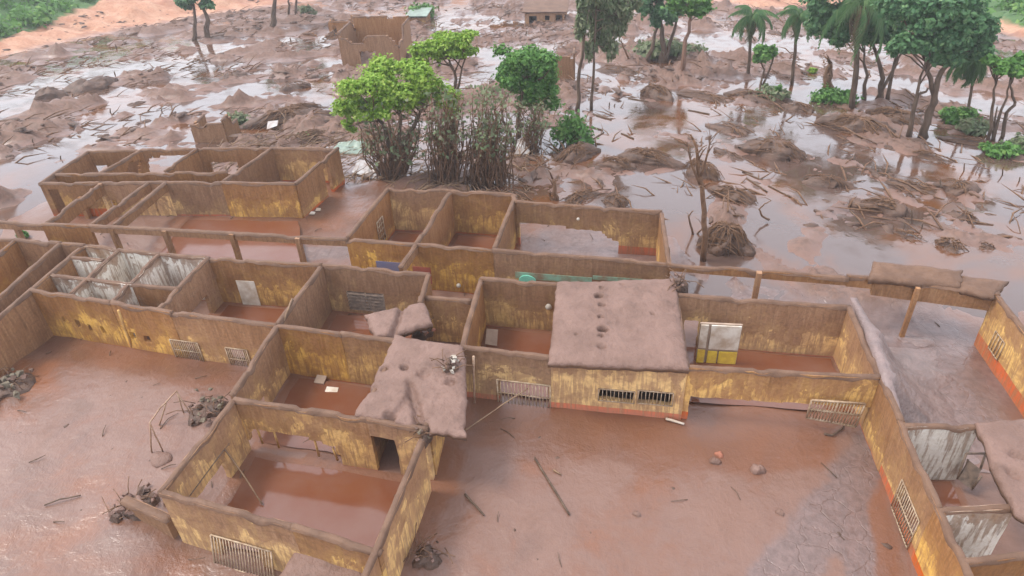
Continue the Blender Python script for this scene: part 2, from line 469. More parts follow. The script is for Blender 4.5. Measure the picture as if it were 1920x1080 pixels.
MT['tile'] = mat_simple('glazed_white_tile', (.70, .70, .66), (.46, .42, .35), 2, .35, .1, .5)
MT['panel'] = mat_simple('grey_brown_board', (.36, .27, .20), (.27, .19, .14), 3, .6, .15, .3)
MT['yellow'] = mat_simple('bright_yellow_paint', (.68, .50, .06), (.52, .34, .05), 5, .45, .1, .4)
MT['mint'] = mat_simple('mint_green_paint', (.13, .45, .32), (.20, .52, .40), 6, .5, .1, .4)
MT['mint_dirty'] = mat_simple('dirty_mint_paint', (.22, .40, .29), (.22, .15, .09), 2.2, .7, .2, .3)
MT['blue'] = mat_simple('faded_blue_paint', (.15, .16, .27), (.21, .18, .24), 3, .6, .1, .3)
MT['redp'] = mat_simple('red_floor_paint', (.36, .10, .06), (.28, .07, .05), 3, .55, .1, .4)
MT['orange'] = mat_simple('orange_red_paint', (.34, .12, .05), (.26, .09, .04), 3, .6, .15, .3)
MT['brick'] = mat_simple('fired_clay', (.36, .15, .09), (.27, .11, .07), 4, .85, .5, .2)
MT['rock'] = mat_simple('grey_green_rubble', (.18, .15, .105), (.095, .075, .05), 3, .8, .8, .3)
MT['rag'] = mat_simple('pale_green_sheeting', (.24, .31, .25), (.15, .18, .14), 2, .45, .3, .4)
MT['zinc'] = mat_simple('pale_sheet_metal', (.42, .41, .40), (.24, .18, .145), 2, .35, .2, .6)
MT['chalk'] = mat_simple('chalky_rubble', (.46, .43, .37), (.28, .23, .18), 4, .8, .5, .2)
MT['leaf_bright'] = make_leaf_mat('bright_leaves', (.17, .31, .035), (.29, .42, .065), (.38, .48, .10))
MT['leaf_mid'] = make_leaf_mat('mid_leaves', (.075, .19, .04), (.13, .27, .06), (.19, .32, .08))
MT['leaf_dark'] = make_leaf_mat('dark_leaves', (.055, .14, .06), (.105, .215, .085), (.16, .27, .11))
MT['leaf_grey'] = make_leaf_mat('dusty_leaves', (.13, .18, .085), (.20, .22, .12), (.24, .22, .14))
MT['palm'] = make_leaf_mat('palm_leaves', (.06, .14, .05), (.12, .20, .075))
MT['palm_dry'] = make_leaf_mat('dry_palm_leaves', (.13, .095, .05), (.20, .15, .075))
MT['grass'] = make_leaf_mat('grass_blades', (.08, .17, .035), (.15, .24, .06))

# ------------------------------------------------------------------ ground and flood water
def lines(segs):
    out = [segs[0][0]]
    for a, b, s0, s1 in segs:
        x = a
        while x < b - 1e-6:
            s = s0 + (s1 - s0) * (x - a) / (b - a); x = min(b, x + s); out.append(x)
    return np.array(out)

def wild(x, y):
    """0 in the yards and rooms of the ruin, 1 out on the plain"""
    a = sstep(30.5, 37, y + 2.0 * (x > -14) * sstep(-14, -8, x)); l = sstep(-30.5, -34, x); r = sstep(13.5, 16, x)
    r2 = sstep(1.0, 2.2, x) * sstep(24.2, 25.6, y); b2 = sstep(29.3, 31, y) * sstep(-14, -12, x)
    return np.maximum.reduce([a, l, r, r2, b2])

CHN = [([(500, 158), (400, 188), (300, 212), (190, 248), (60, 300), (-30, 340)], 1.7), ([(210, 178), (330, 150), (420, 120)], 1.0), ([(0, 215), (60, 180), (110, 140)], 2.4), ([(860, 165), (930, 128), (1000, 95), (1130, 72), (1330, 62)], 1.5), ([(1040, 262), (1130, 240), (1240, 232), (1300, 225)], 1.7),
    ([(1290, 200), (1400, 215), (1500, 255), (1560, 290)], 1.3), ([(1290, 345), (1400, 310), (1480, 320)], 1.2), ([(1180, 345), (1270, 380), (1290, 440), (1340, 480)], 1.1), ([(1440, 430), (1500, 380), (1520, 360)], 1.3), ([(1640, 290), (1720, 320), (1800, 305), (1920, 330)], 1.6),
    ([(1570, 470), (1700, 480), (1850, 500), (1960, 520)], 1.5), ([(620, 205), (600, 170), (610, 140)], .9), ([(1360, 90), (1460, 85), (1560, 120), (1700, 160)], 1.6), ([(660, 300), (700, 325)], 1.0), ([(1560, 160), (1650, 150), (1800, 190)], 1.2), ([(150, 130), (260, 85), (380, 50)], 1.4), ([(820, 40), (860, 15), (870, 0)], 1.2)]
CHN = [([G(*p) for p in pl], w_) for pl, w_ in CHN]
def channel(x, y):
    """1 along the shallow streams between the mud ridges"""
    x = np.asarray(x, float); y = np.asarray(y, float); o = np.zeros(np.broadcast(x, y).shape)
    wx_ = (fbm(x * .5, y * .5, 201, 3) - .5) * 1.6; wy_ = (fbm(x * .5 + 31, y * .5, 205, 3) - .5) * 1.6
    for q, wd in CHN:
        for i in range(len(q) - 1):
            v = q[i + 1] - q[i]; t = np.clip(((x + wx_ - q[i].x) * v.x + (y + wy_ - q[i].y) * v.y) / (v.x ** 2 + v.y ** 2), 0, 1)
            o = np.maximum(o, np.clip(1.5 * (1 - np.hypot(x + wx_ - q[i].x - v.x * t, y + wy_ - q[i].y - v.y * t) / (wd * 1.6)), 0, 1))
    return o

def relief(x, y):
    wl = wild(x, y)
    def field(ang, sd):
        u = x * math.cos(ang) - y * math.sin(ang); v = x * math.sin(ang) + y * math.cos(ang)
        return fbm(u * .46, v * .16, sd, 5, .58), fbm(u * 1.2, v * .5, sd + 8, 4, .6)
    k = sstep(-16, 2, x)
    a1, a2 = field(.95, 3); b1, b2 = field(-.55, 63)
    n1 = a1 * (1 - k) + b1 * k; n2 = a2 * (1 - k) + b2 * k
    n1 = .5 + (n1 - .5) / np.sqrt(k * k + (1 - k) ** 2); n2 = .5 + (n2 - .5) / np.sqrt(k * k + (1 - k) ** 2)
    n3 = fbm(x * .22, y * .22, 23, 4)
    n4 = fbm(x * 2.2, y * 2.2, 31, 3, .6)
    n5 = fbm(x * .9, y * .9, 51, 4, .65)
    big = np.maximum(0, n1 - .52) * 2.9 * sstep(.32, .56, n3)
    sm = np.maximum(0, n2 - .55) * 2.3 * sstep(.32, .52, n3) + np.maximum(0, n5 - .57) * 2.2 * sstep(.38, .56, n3)
    plain = big + sm + (n4 - .5) * .045 * sstep(.35, .5, n3) - .03 + (n3 - .5) * .30 + (n1 - .5) * .12
    ch = channel(x, y); plain = plain * (1 - .45 * sstep(-9, -2, x) * (1 - sstep(50, 60, y))) * (1 - .8 * ch) - .14 * ch
    yard = (fbm(x * .5, y * .5, 41, 4, .5) - .40) * .16 + (n4 - .5) * .018 + .012
    return plain * wl + yard * (1 - wl)

gx = lines([(-190, -95, 5, .8), (-95, -33, .6, .42), (-33, 17, .24, .24), (17, 60, .4, .9), (60, 130, 1, 5)])
gy = lines([(-12, 7, 2, .3), (7, 36, .24, .24), (36, 70, .27, .42), (70, 130, .45, 1.0), (130, 260, 1.2, 6)])
XX, YY = np.meshgrid(gx, gy)
BB = base(XX, YY); RL = relief(XX, YY); BD = bankd(XX, YY)
fade = 1 - sstep(-3, 2, BD)
BN = (fbm(XX * .25, YY * .25, 77, 5, .6) - .5) * 2.4 * sstep(0, 6, BD) + np.maximum(0, fbm(XX * .8, YY * .8, 87, 4, .6) - .55) * 2.2 * sstep(-1, 3, BD)
ZZ = BB + RL * fade + BN
def gz(x, y):
    """height of the mud surface"""
    return float(base(x, y) + relief(np.array([x]), np.array([y]))[0] * (1 - float(sstep(-3, 2, float(bankd(x, y))))))
nx, ny = len(gx), len(gy)
me = bpy.data.meshes.new('ground')
vv = np.stack([XX.ravel(), YY.ravel(), ZZ.ravel()], 1)
ii = np.arange(nx * ny).reshape(ny, nx)
q = np.stack([ii[:-1, :-1], ii[:-1, 1:], ii[1:, 1:], ii[1:, :-1]], -1).reshape(-1, 4)
me.from_pydata(vv.tolist(), [], q.tolist())
me.polygons.foreach_set('use_smooth', [True] * len(me.polygons))
def stroke(pts, wd):
    """1 on a line of photograph points, 0 beyond wd metres"""
    o = np.zeros_like(XX); q = [G(*p) for p in pts]
    for i in range(len(q) - 1):
        v = q[i + 1] - q[i]; t = np.clip(((XX - q[i].x) * v.x + (YY - q[i].y) * v.y) / (v.x ** 2 + v.y ** 2), 0, 1)
        o = np.maximum(o, np.clip(1.4 * (1 - np.hypot(XX - q[i].x - v.x * t, YY - q[i].y - v.y * t) / wd), 0, 1))
    return o
SILT = np.maximum.reduce([stroke([(1690, 745), (1668, 800), (1620, 870), (1560, 950), (1500, 1040), (1450, 1090)], 1.25), stroke([(1630, 860), (1600, 960), (1610, 1080)], .7), stroke([(1640, 560), (1720, 620), (1800, 720), (1780, 780)], 3.2),
    stroke([(1300, 535), (1560, 560)], 1.2), stroke([(1060, 450), (1190, 470)], 2.4), stroke([(1600, 470), (1570, 400)], 1.6), stroke([(1300, 480), (1290, 440)], 1.2), stroke([(560, 480), (640, 475)], 1.0)])
def polymask(pts, z=0.0):
    q = [P(x, y, z) for x, y in pts]; c = np.zeros(XX.shape, bool); n = len(q)
    for i in range(n):
        a, b = q[i], q[(i + 1) % n]
        if abs(b.y - a.y) < 1e-9: continue
        c ^= ((a.y > YY) != (b.y > YY)) & (XX < (b.x - a.x) * (YY - a.y) / (b.y - a.y) + a.x)
    return c.astype(float)
ROOM = np.maximum.reduce([polymask(r, ZT) for r in ([(440, 750), (790, 805), (700, 1030), (305, 920)], [(520, 608), (735, 640), (680, 785), (435, 745)], [(602, 497), (803, 513), (760, 635), (520, 606)], [(902, 521), (1052, 533), (1033, 668), (868, 648)],
    [(1270, 552), (1592, 575), (1654, 706), (1290, 687)], [(390, 482), (602, 497), (520, 606), (300, 575)], [(727, 354), (962, 366), (925, 466), (655, 446)], [(312, 342), (553, 343), (600, 420), (212, 425)], [(1700, 800), (1835, 800), (1905, 950), (1765, 955)])])
ROOM = np.maximum(ROOM, .75 * np.maximum.reduce([1.5 * stroke([(900, 785), (1100, 805), (1290, 825), (1480, 820)], 2.2), 1.3 * stroke([(1630, 880), (1640, 1080)], 1.0), 1.4 * stroke([(80, 640), (300, 685), (430, 715)], 1.5), stroke([(360, 1010), (480, 1060)], .8), 1.3 * stroke([(840, 860), (780, 1000)], 1.0), stroke([(0, 660), (30, 650)], .8)]))
for nm, ar in (('green', greend(XX, YY)), ('silt', SILT), ('room', ROOM), ('relief', np.maximum(RL, 0) * fade * wild(XX, YY)), ('bank', BD), ('clay', .25 + .75 * (1 - wild(XX, YY)))):
    a = me.attributes.new(nm, 'FLOAT', 'POINT'); a.data.foreach_set('value', ar.ravel().astype(np.float32))
me.materials.append(MT['ground'])
go = obj('ground', me); tag(go, 'pink brown mud plain spread around the ruined walls', None, kind='structure')

wx = lines([(-100, 55, 1.5, 1.5)]); wy = lines([(6, 130, 1.5, 1.5)])
WX, WY = np.meshgrid(wx, wy); WZ = base0(WX, WY) - .09 + .135 * wild(WX, WY)
keep = bankd(WX, WY) < 1.0
mb = MB(); ii = np.arange(WX.size).reshape(WX.shape)
me = bpy.data.meshes.new('flood_water')
fq = np.stack([ii[:-1, :-1], ii[:-1, 1:], ii[1:, 1:], ii[1:, :-1]], -1).reshape(-1, 4)
fq = fq[keep.ravel()[fq].all(1)]
me.from_pydata(np.stack([WX.ravel(), WY.ravel(), WZ.ravel()], 1).tolist(), [], fq.tolist())
me.polygons.foreach_set('use_smooth', [True] * len(me.polygons))
me.materials.append(MT['water'])
tag(obj('flood_water', me), 'thin silty water lying between the mud ridges', None, kind='structure')

# ------------------------------------------------------------------ walls, slabs, grilles
WSEED = [0]
class Wall:
    pass

def inpoly(u, z, poly):
    c = False; n = len(poly)
    for i in range(n):
        x1, y1 = poly[i]; x2, y2 = poly[(i + 1) % n]
        if (y1 > z) != (y2 > z) and u < (x2 - x1) * (z - y1) / (y2 - y1) + x1: c = not c
    return c

def W(root, a, b, ops=(), mud=.42, white=0.0, dado=0.0, th=.155, base_z=-.5, top=ZT, name='wall', polys=(), label=None, ragged=.0, cap=True, step=.17):
    """One wall or beam from a to b (top ends as the photograph shows them, or points). ops: openings as photograph rectangles on the wall."""
    A = P(a[0], a[1], top) if isinstance(a, tuple) else a
    B = P(b[0], b[1], top) if isinstance(b, tuple) else b
    WSEED[0] += 1; sd = WSEED[0]
    w = Wall(); w.A = Vector((A.x, A.y, 0)); d = Vector((B.x - A.x, B.y - A.y, 0)); w.L = d.length; w.d = d.normalized()
    w.p = Vector((w.d.y, -w.d.x, 0)); w.th = th; w.root = root; w.top = top      # p points to the right of a->b
    def uz(x, y):
        r = ray(x, y); t = (w.A - Vector((0, 0, CZ))).dot(w.p) / r.dot(w.p)
        q = Vector((0, 0, CZ)) + r * t
        return (q - w.A).dot(w.d), q.z
    w.uz = uz
    rects = []
    for o in ops:
        if o[0] == 'm': rects.append(o[1:])
        else:
            u0, z1 = uz(o[0], o[1]); u1, z0 = uz(o[2], o[3])
            rects.append((min(u0, u1), max(u0, u1), min(z0, z1), max(z0, z1)))
    pl = [[uz(*q) for q in po] for po in polys]
    def breaks(lo, hi, extra, s):
        e = sorted({lo, hi, *[q for q in extra if lo + .02 < q < hi - .02]}); out = []
        for k in range(len(e) - 1):
            n = max(1, math.ceil((e[k + 1] - e[k]) / s))
            out += [e[k] + (e[k + 1] - e[k]) * i / n for i in range(n)]
        return out + [hi]
    if pl: step = .11
    us = breaks(0, w.L, [q for r in rects for q in r[:2]], step); zs = breaks(base_z, top, [q for r in rects for q in r[2:]], .26 if not pl else .12)
    nu, nz = len(us), len(zs)
    fill = np.ones((nu - 1, nz - 1), bool)
    for i in range(nu - 1):
        for j in range(nz - 1):
            cu, cz = (us[i] + us[i + 1]) / 2, (zs[j] + zs[j + 1]) / 2
            if any(r[0] < cu < r[1] and r[2] < cz < r[3] for r in rects) or any(inpoly(cu, cz, q) for q in pl): fill[i, j] = False
    if ragged:
        cut = [int(ragged * 4 * max(0, float(fbm(np.float64(us[i] * .55), np.float64(sd * 3.1), sd, 3)) - .42)) for i in range(nu - 1)]
        for i in range(nu - 1):
            if cut[i]: fill[i, nz - 1 - cut[i]:] = False
    mb = MB(); uvs = []; idx = {}
    un = np.array(us)
    tj = (fbm(un * .9 + sd * 7, un * 0 + sd, sd, 5, .75) - .5) * .085 - .08 * sstep(.66, .74, fbm(un * 1.3 + sd * 3, un * 0 + sd * 9, sd + 40, 2))
    lean = (vnoise(un * .25, un * 0 + sd * 1.7, sd) - .5) * .05
    zn = np.array(zs); UU, ZG = np.meshgrid(un, zn, indexing='ij')
    NN = (vnoise(UU * 2.1 + sd * 3, ZG * 2.1, sd + 9) - .5) * .025
    EU = (vnoise(UU * 5 + sd, ZG * 5, sd + 3) - .5) * .07; EZ = (vnoise(UU * 5, ZG * 5 + sd, sd + 4) - .5) * .06
    def vid(i, j, s):
        k = (i, j, s)
        if k not in idx:
            u, z = us[i], zs[j]
            zz = z + (tj[i] if j == nz - 1 else 0); uu = u
            if 0 < i < nu - 1 and 0 < j < nz - 1 and not fill[i - 1:i + 1, j - 1:j + 1].all():     # worn edges round the openings
                uu += EU[i, j]; zz += EZ[i, j]
            pt = w.A + w.d * uu + w.p * (s * (th / 2 + NN[i, j]) + lean[i] * (z / 2)) + Vector((0, 0, zz))
            idx[k] = len(mb.v); mb.v.append(tuple(pt)); uvs.append((u + sd * 7.3, z - top))
        return idx[k]
    F = mb.f
    for i in range(nu - 1):
        for j in range(nz - 1):
            if not fill[i, j]: continue
            F.append((vid(i, j, 1), vid(i + 1, j, 1), vid(i + 1, j + 1, 1), vid(i, j + 1, 1)))
            F.append((vid(i + 1, j, -1), vid(i, j, -1), vid(i, j + 1, -1), vid(i + 1, j + 1, -1)))
            if i == 0 or not fill[i - 1, j]: F.append((vid(i, j, -1), vid(i, j, 1), vid(i, j + 1, 1), vid(i, j + 1, -1)))
            if i == nu - 2 or not fill[i + 1, j]: F.append((vid(i + 1, j, 1), vid(i + 1, j, -1), vid(i + 1, j + 1, -1), vid(i + 1, j + 1, 1)))
            if j == 0 or not fill[i, j - 1]: F.append((vid(i, j, -1), vid(i + 1, j, -1), vid(i + 1, j, 1), vid(i, j, 1)))
            if j == nz - 2 or not fill[i, j + 1]: F.append((vid(i, j + 1, 1), vid(i + 1, j + 1, 1), vid(i + 1, j + 1, -1), vid(i, j + 1, -1)))
    mb.m = [0] * len(F)
    if cap:                                                            # the ridge of mud left lying along the top
        K = 7; cv = []
        HG = .002 + .055 * fbm(un * 2.2 + sd, un * 0 + sd * 2.3, sd + 5, 4, .7); OV = -.004 + .022 * vnoise(un * 1.6, un * 0 + sd * 1.1, sd + 6)
        SK = [vnoise(un * 2.6 + k, un * 0 + sd, sd + 8) for k in (0, K - 1)]; SX = [(vnoise(un * 3 + k * 5, un * 0 + sd * 1.3, sd + 7) - .5) * .03 for k in range(K)]
        for i in range(nu):
            u = us[i]; row = []
            jt = nz - 1
            col = fill[min(i, nu - 2)]
            while jt > 1 and not col[jt - 1]: jt -= 1
            zt_ = zs[jt] + (tj[i] if jt == nz - 1 else 0)
            hgt = float(HG[i]); ov = float(OV[i])
            uu = u + (-.04 if i == 0 else .04 if i == nu - 1 else 0)
            for k in range(K):
                an = math.pi * k / (K - 1)
                x = -math.cos(an) * (th / 2 + ov + (.02 if k in (0, K - 1) else 0)); z = zt_ - .03 + (math.sin(an) ** .6) * (hgt + .03)
                if k in (0, K - 1): z -= .03 + .20 * max(0, float(SK[0 if k == 0 else 1][i]) - .45)
                x += float(SX[k][i])
                row.append(len(mb.v)); mb.v.append(tuple(w.A + w.d * uu + w.p * (x + lean[i]) + Vector((0, 0, z)))); uvs.append((u, z - top))
            cv.append(row)
        for i in range(nu - 1):
            jt = nz - 1
            if fill[i].sum() == 0: continue
            for k in range(K - 1):
                F.append((cv[i][k], cv[i + 1][k], cv[i + 1][k + 1], cv[i][k + 1])); mb.m.append(1)
        F.append(tuple(cv[0])); mb.m.append(1); F.append(tuple(reversed(cv[-1]))); mb.m.append(1)
    mb.uv = uvs
    me = mb.mesh(name, False, [MT['wall'], MT['cap']])
    me.polygons.foreach_set('use_smooth', [k == 1 for k in mb.m])
    o = obj(name, me); o.color = (mud, white, dado, 1)
    hang(o, root)
    if label: o['label'] = label
    w.o = o
    return w

def onwall(w, x, y, off=0.0):
    u, z = w.uz(x, y)
    s = 1 if (Vector((0, 0, 0)) - w.A).dot(w.p) > 0 else -1           # towards the drone
    return w.A + w.d * u + w.p * (s * (w.th / 2 + off)) + Vector((0, 0, z))

def grille(w, x0, y0, x1, y1, nv, nh, m='iron', off=.03, r=.018, tilt=0.0, drop=0.0, name='window_grille'):
    """bars of a window grille; corners as seen on wall w"""
    u0, z1 = w.uz(x0, y0); u1, z0 = w.uz(x1, y1)
    if u1 < u0: u0, u1 = u1, u0
    z0 -= drop
    s = 1 if (-w.A).dot(w.p) > 0 else -1
    mb = MB(); rr = random.Random(int(x0))
    def pt(u, z):
        k = (z1 - z) * tilt
        return w.A + w.d * u + w.p * (s * (w.th / 2 + off + k)) + Vector((0, 0, z))
    for i in range(nv + 1):
        u = u0 + (u1 - u0) * i / nv; b = rr.uniform(-.012, .012)
        e = 1.6 if i in (0, nv) else 1
        mb.tube([pt(u, z0), pt(u + b, (z0 + z1) / 2), pt(u, z1)], r * e, 4)
    for j in range(nh + 1):
        z = z0 + (z1 - z0) * j / nh
        e = 1.6 if j in (0, nh) else 1.1
        mb.tube([pt(u0, z), pt(u1, z)], r * e, 4)
    o = mb.build(name, MT[m]); hang(o, w.root); return o

def louvre(w, x0, y0, x1, y1, n, name='louvre_window', m='dark', bay=2):
    """slatted steel window, slats as sub-parts"""
    u0, z1 = w.uz(x0, y0); u1, z0 = w.uz(x1, y1)
    if u1 < u0: u0, u1 = u1, u0
    s = 1 if (-w.A).dot(w.p) > 0 else -1
    def pt(u, z, k=0): return w.A + w.d * u + w.p * (s * (w.th / 2 - .05 + k)) + Vector((0, 0, z))
    mb = MB()
    for k in range(bay + 1):
        u = u0 + (u1 - u0) * k / bay; mb.tube([pt(u, z0), pt(u, z1)], .035, 4)
    mb.tube([pt(u0, z1), pt(u1, z1)], .035, 4); mb.tube([pt(u0, z0), pt(u1, z0)], .035, 4)
    o = mb.build(name, MT['iron']); hang(o, w.root)
    for j in range(n):
        z = z0 + (z1 - z0) * (j + .5) / n; sl = MB(); hh = (z1 - z0) / n * .42
        sl.add([pt(u0, z - hh, .05), pt(u1, z - hh, .05), pt(u1, z + hh, -.05), pt(u0, z + hh, -.05), pt(u0, z - hh, .075), pt(u1, z - hh, .075), pt(u1, z + hh, -.025), pt(u0, z + hh, -.025)],
               [(0, 1, 2, 3), (7, 6, 5, 4), (0, 4, 5, 1), (1, 5, 6, 2), (2, 6, 7, 3), (3, 7, 4, 0)])
        q = sl.build('slat', MT[m], None, False); q.parent = o       # o already sits in world place
    return o

def post(root, x, y, top=ZT, bz=-.5, s=.22, mud=.15, name='post', label=None):
    p = P(x, y, top); d = Vector((s / 2, 0, 0))
    w = W(root, Vector((p.x - s / 2, p.y, 0)), Vector((p.x + s / 2, p.y, 0)), mud=mud, th=s, base_z=bz, top=top - .02, name=name, cap=False, step=.3)
    if label: w.o['label'] = label
    return w

def slab(root, name, c4, nu=26, nv=26, dome=.10, rough=.07, th=.2, jag=.12, dents=(), creases=(), seed=1, label=None, m='crust', droop=.05):
    """mud-laden concrete roof slab; c4 = corners in order round the slab"""
    a, b, c, d = [Vector(q) for q in c4]; mb = MB()
    S, T = np.meshgrid(np.linspace(0, 1, nu + 1), np.linspace(0, 1, nv + 1))
    lerp = lambda k: a[k] * (1 - S) * (1 - T) + b[k] * S * (1 - T) + c[k] * S * T + d[k] * (1 - S) * T
    X, Y, Z = lerp(0), lerp(1), lerp(2)
    E_ = np.minimum(np.minimum(S, 1 - S), np.minimum(T, 1 - T)); ee = (1 - np.abs(2 * S - 1) ** 16) * (1 - np.abs(2 * T - 1) ** 16)
    n = fbm(X * .7 + seed, Y * .7, seed, 4) - .5; n2 = fbm(X * 3 + seed, Y * 3, seed + 4, 3) - .5
    Z = Z + dome * .5 * ee - droop * (1 - ee) + rough * n * 1.6 + .10 * n2 + .12 * np.maximum(0, fbm(X * 1.3, Y * 5, seed + 30, 3) - .6) 
    k_ = np.maximum(0, 1 - E_ * 9)
    jx = jag * (fbm(X * 1.5, Y * 1.5, seed + 11, 4, .65) - .5) * 2.6 * k_; jy = jag * (fbm(X * 1.5 + 9, Y * 1.5, seed + 13, 4, .65) - .5) * 2.6 * k_
    X = X + jx; Y = Y + jy
    for (dp, r, h) in dents:
        dd = np.hypot(X - dp.x, (Y - dp.y) * 1.2) * (1 + .8 * n2); Z = Z - h * np.exp(-(dd / r) ** 4 * 2) + h * .12 * np.exp(-((dd - r * 1.3) / r * 2.2) ** 2)
    for (p0, p1, r, h) in creases:
        v = np.array([p1.x - p0.x, p1.y - p0.y]); tt = np.clip(((X - p0.x) * v[0] + (Y - p0.y) * v[1]) / (v @ v), 0, 1)
        dd = np.hypot(X - p0.x - v[0] * tt, Y - p0.y - v[1] * tt) + .14 * n2; Z = Z - h * np.exp(-(dd / r) ** 2)
    top = [Vector(q) for q in np.stack([X.ravel(), Y.ravel(), Z.ravel()], 1)]
    mb.add(top, [(j * (nu + 1) + i, (j + 1) * (nu + 1) + i, (j + 1) * (nu + 1) + i + 1, j * (nu + 1) + i + 1) for j in range(nv) for i in range(nu)])
    ring = [i for i in range(nu + 1)] + [j * (nu + 1) + nu for j in range(1, nv + 1)] + [nv * (nu + 1) + i for i in range(nu - 1, -1, -1)] + [j * (nu + 1) for j in range(nv - 1, 0, -1)]
    cen = (a + b + c + d) / 4; o0 = len(mb.v); R = len(ring)
    for lv, (dz, ins) in enumerate(((-.07, -.03), (-th, .0), (-th - .01, .12))):
        for k, i in enumerate(ring):
            q = top[i].copy(); v = cen - q; v.z = 0; v.normalize()
            q += v * ins; q.z += dz * (1 + .35 * (float(vnoise(q.x * 3, q.y * 3, seed + 20)) - .5)); mb.v.append(tuple(q))
    for k in range(R):
        k2 = (k + 1) % R
        mb.f.append((ring[k], ring[k2], o0 + k2, o0 + k)); mb.m.append(0)
        mb.f.append((o0 + k, o0 + k2, o0 + R + k2, o0 + R + k)); mb.m.append(1)
        mb.f.append((o0 + R + k, o0 + R + k2, o0 + 2 * R + k2, o0 + 2 * R + k)); mb.m.append(1)
    mb.f.append(tuple(o0 + 2 * R + k for k in range(R))); mb.m.append(1)
    bm_me = mb.mesh(name, True, [MT[m], MT['cap']])
    o = obj(name, bm_me); 
    if root is not None: hang(o, root)
    if label: o['label'] = label
    return o

def board(name, root, corners, th, m, label=None):
    """thin panel from four corners (world)"""
    c = [Vector(q) for q in corners]; n = (c[1] - c[0]).cross(c[3] - c[0]).normalized() * th
    mb = MB().add([*c, *[q + n for q in c]], [(3, 2, 1, 0), (4, 5, 6, 7), (0, 1, 5, 4), (1, 2, 6, 5), (2, 3, 7, 6), (3, 0, 4, 7)])
    o = mb.build(name, MT[m], None, False)
    if root is not None: hang(o, root)
    if label: o['label'] = label
    return o

def wallboard(name, w, x0, y0, x1, y1, m, off=.012, th=.02, label=None):
    u0, z1 = w.uz(x0, y0); u1, z0 = w.uz(x1, y1)
    if u1 < u0: u0, u1 = u1, u0
    s = 1 if (-w.A).dot(w.p) > 0 else -1
    pt = lambda u, z: w.A + w.d * u + w.p * (s * (w.th / 2 + off)) + Vector((0, 0, z))
    mb = MB(); c = [pt(u0, z0), pt(u1, z0), pt(u1, z1), pt(u0, z1)]; n = w.p * (s * th)
    mb.add([*c, *[q + n for q in c]], [(3, 2, 1, 0), (4, 5, 6, 7), (0, 1, 5, 4), (1, 2, 6, 5), (2, 3, 7, 6), (3, 0, 4, 7)])
    o = mb.build(name, MT[m], None, False); hang(o, w.root)
    if label: o['label'] = label
    return o

# ------------------------------------------------------------------ rear block (upper left of the ruin)
rf = empty('roofless_block', P(330, 345, 0)); tag(rf, 'low roofless room block of muddy ochre walls, rear corner of ruin before the plain', 'ruin', 'ruined school buildings')
W(rf, (165, 283), (265, 281), [(178, 309, 212, 335)], mud=.75)
W(rf, (265, 281), (370, 278), polys=[[(279, 296), (287, 292), (292, 296), (300, 293), (335, 289), (352, 290), (352, 345), (279, 345)]], mud=.7)
W(rf, (370, 278), (510, 276), [(394, 303, 458, 345)], mud=.6)
W(rf, (510, 276), (632, 277), mud=.30, dado=.3)
W(rf, (165, 283), (75, 343), mud=.8)
W(rf, (265, 281), (190, 323), polys=[[(240, 303), (262, 300), (262, 330), (232, 335)]], mud=.55)
W(rf, (370, 278), (310, 319), mud=.6)
W(rf, (510, 276), (420, 338), mud=.8)
W(rf, (632, 277), (553, 343), [(603, 318, 627, 375)], mud=.55, dado=.35)
W(rf, (100, 326), (425, 322), base_z=1.60, mud=.9, name='beam')
wf = W(rf, (75, 343), (187, 341), [(110, 353, 121, 420)], mud=.45, dado=.75)
W(rf, (187, 341), (312, 341), [(204, 373, 228, 394), (287, 368, 313, 430)], mud=.35, dado=.2)
W(rf, (312, 341), (415, 341), mud=.45, dado=.42)
W(rf, (415, 341), (553, 343), mud=.38, dado=.2)
W(rf, (187, 342), (88, 416), base_z=1.55, mud=.8, name='beam')
W(rf, (277, 342), (172, 419), base_z=1.75, mud=.9, name='beam', th=.16)
W(rf, (310, 342), (212, 421), base_z=1.75, mud=.9, name='beam', th=.16)
post(rf, 187, 343, mud=.3); post(rf, 150, 369, mud=.3, top=1.5)
# ------------------------------------------------------------------ walkway frame
rc = empty('walkway_frame', P(300, 432, 0)); tag(rc, 'long thin muddy concrete beam on square posts between rear block and tiled cells', 'walkway frame')
W(rc, (-60, 413), (78, 419), base_z=1.85, mud=.8, name='beam')
W(rc, (78, 419), (168, 422), mud=.5)
W(rc, (168, 422), (650, 448), base_z=1.87, mud=.75, name='beam')
for x, y in ((25, 416), (208, 425), (308, 431), (434, 438), (558, 445)): post(rc, x, y, s=.2, mud=.5)
# ------------------------------------------------------------------ rear rooms
rr = empty('rear_rooms', P(950, 440, 0)); tag(rr, 'three roofless ochre rooms directly below the green topped thicket', 'ruin', 'ruined school buildings')
W(rr, (727, 353), (845, 356), mud=.30)
W(rr, (845, 356), (962, 364), mud=.38)
W(rr, (968, 377), (1240, 396), polys=[[(974, 417), (1128, 430), (1142, 446), (1161, 452), (1161, 500), (974, 500)]], mud=.36, dado=.35)
wC = W(rr, (727, 353), (652, 443), mud=.6)
W(rr, (845, 356), (780, 456), mud=.7)
W(rr, (780, 456), (750, 499), base_z=1.80, mud=.8, name='beam')
W(rr, (962, 364), (968, 377), mud=.6)
W(rr, (966, 366), (927, 464), mud=.5)
W(rr, (1240, 396), (1254, 492), mud=.42)
wL4a = W(rr, (650, 448), (782, 457), mud=.33)
wL4b = W(rr, (782, 457), (925, 468), mud=.33)
wL4c = W(rr, (925, 468), (1254, 492), mud=.42)
W(rr, (1254, 493), (1590, 520), base_z=1.87, mud=.75, name='beam', label='narrow muddy beam on one post')
post(rr, 1424, 510, s=.2, mud=.6)
grille(wC, 702, 418, 719, 445, 3, 4, 'iron', .04, .02)
wallboard('door', wL4a, 706, 487, 760, 520, 'blue', label='faded blue door leaf')
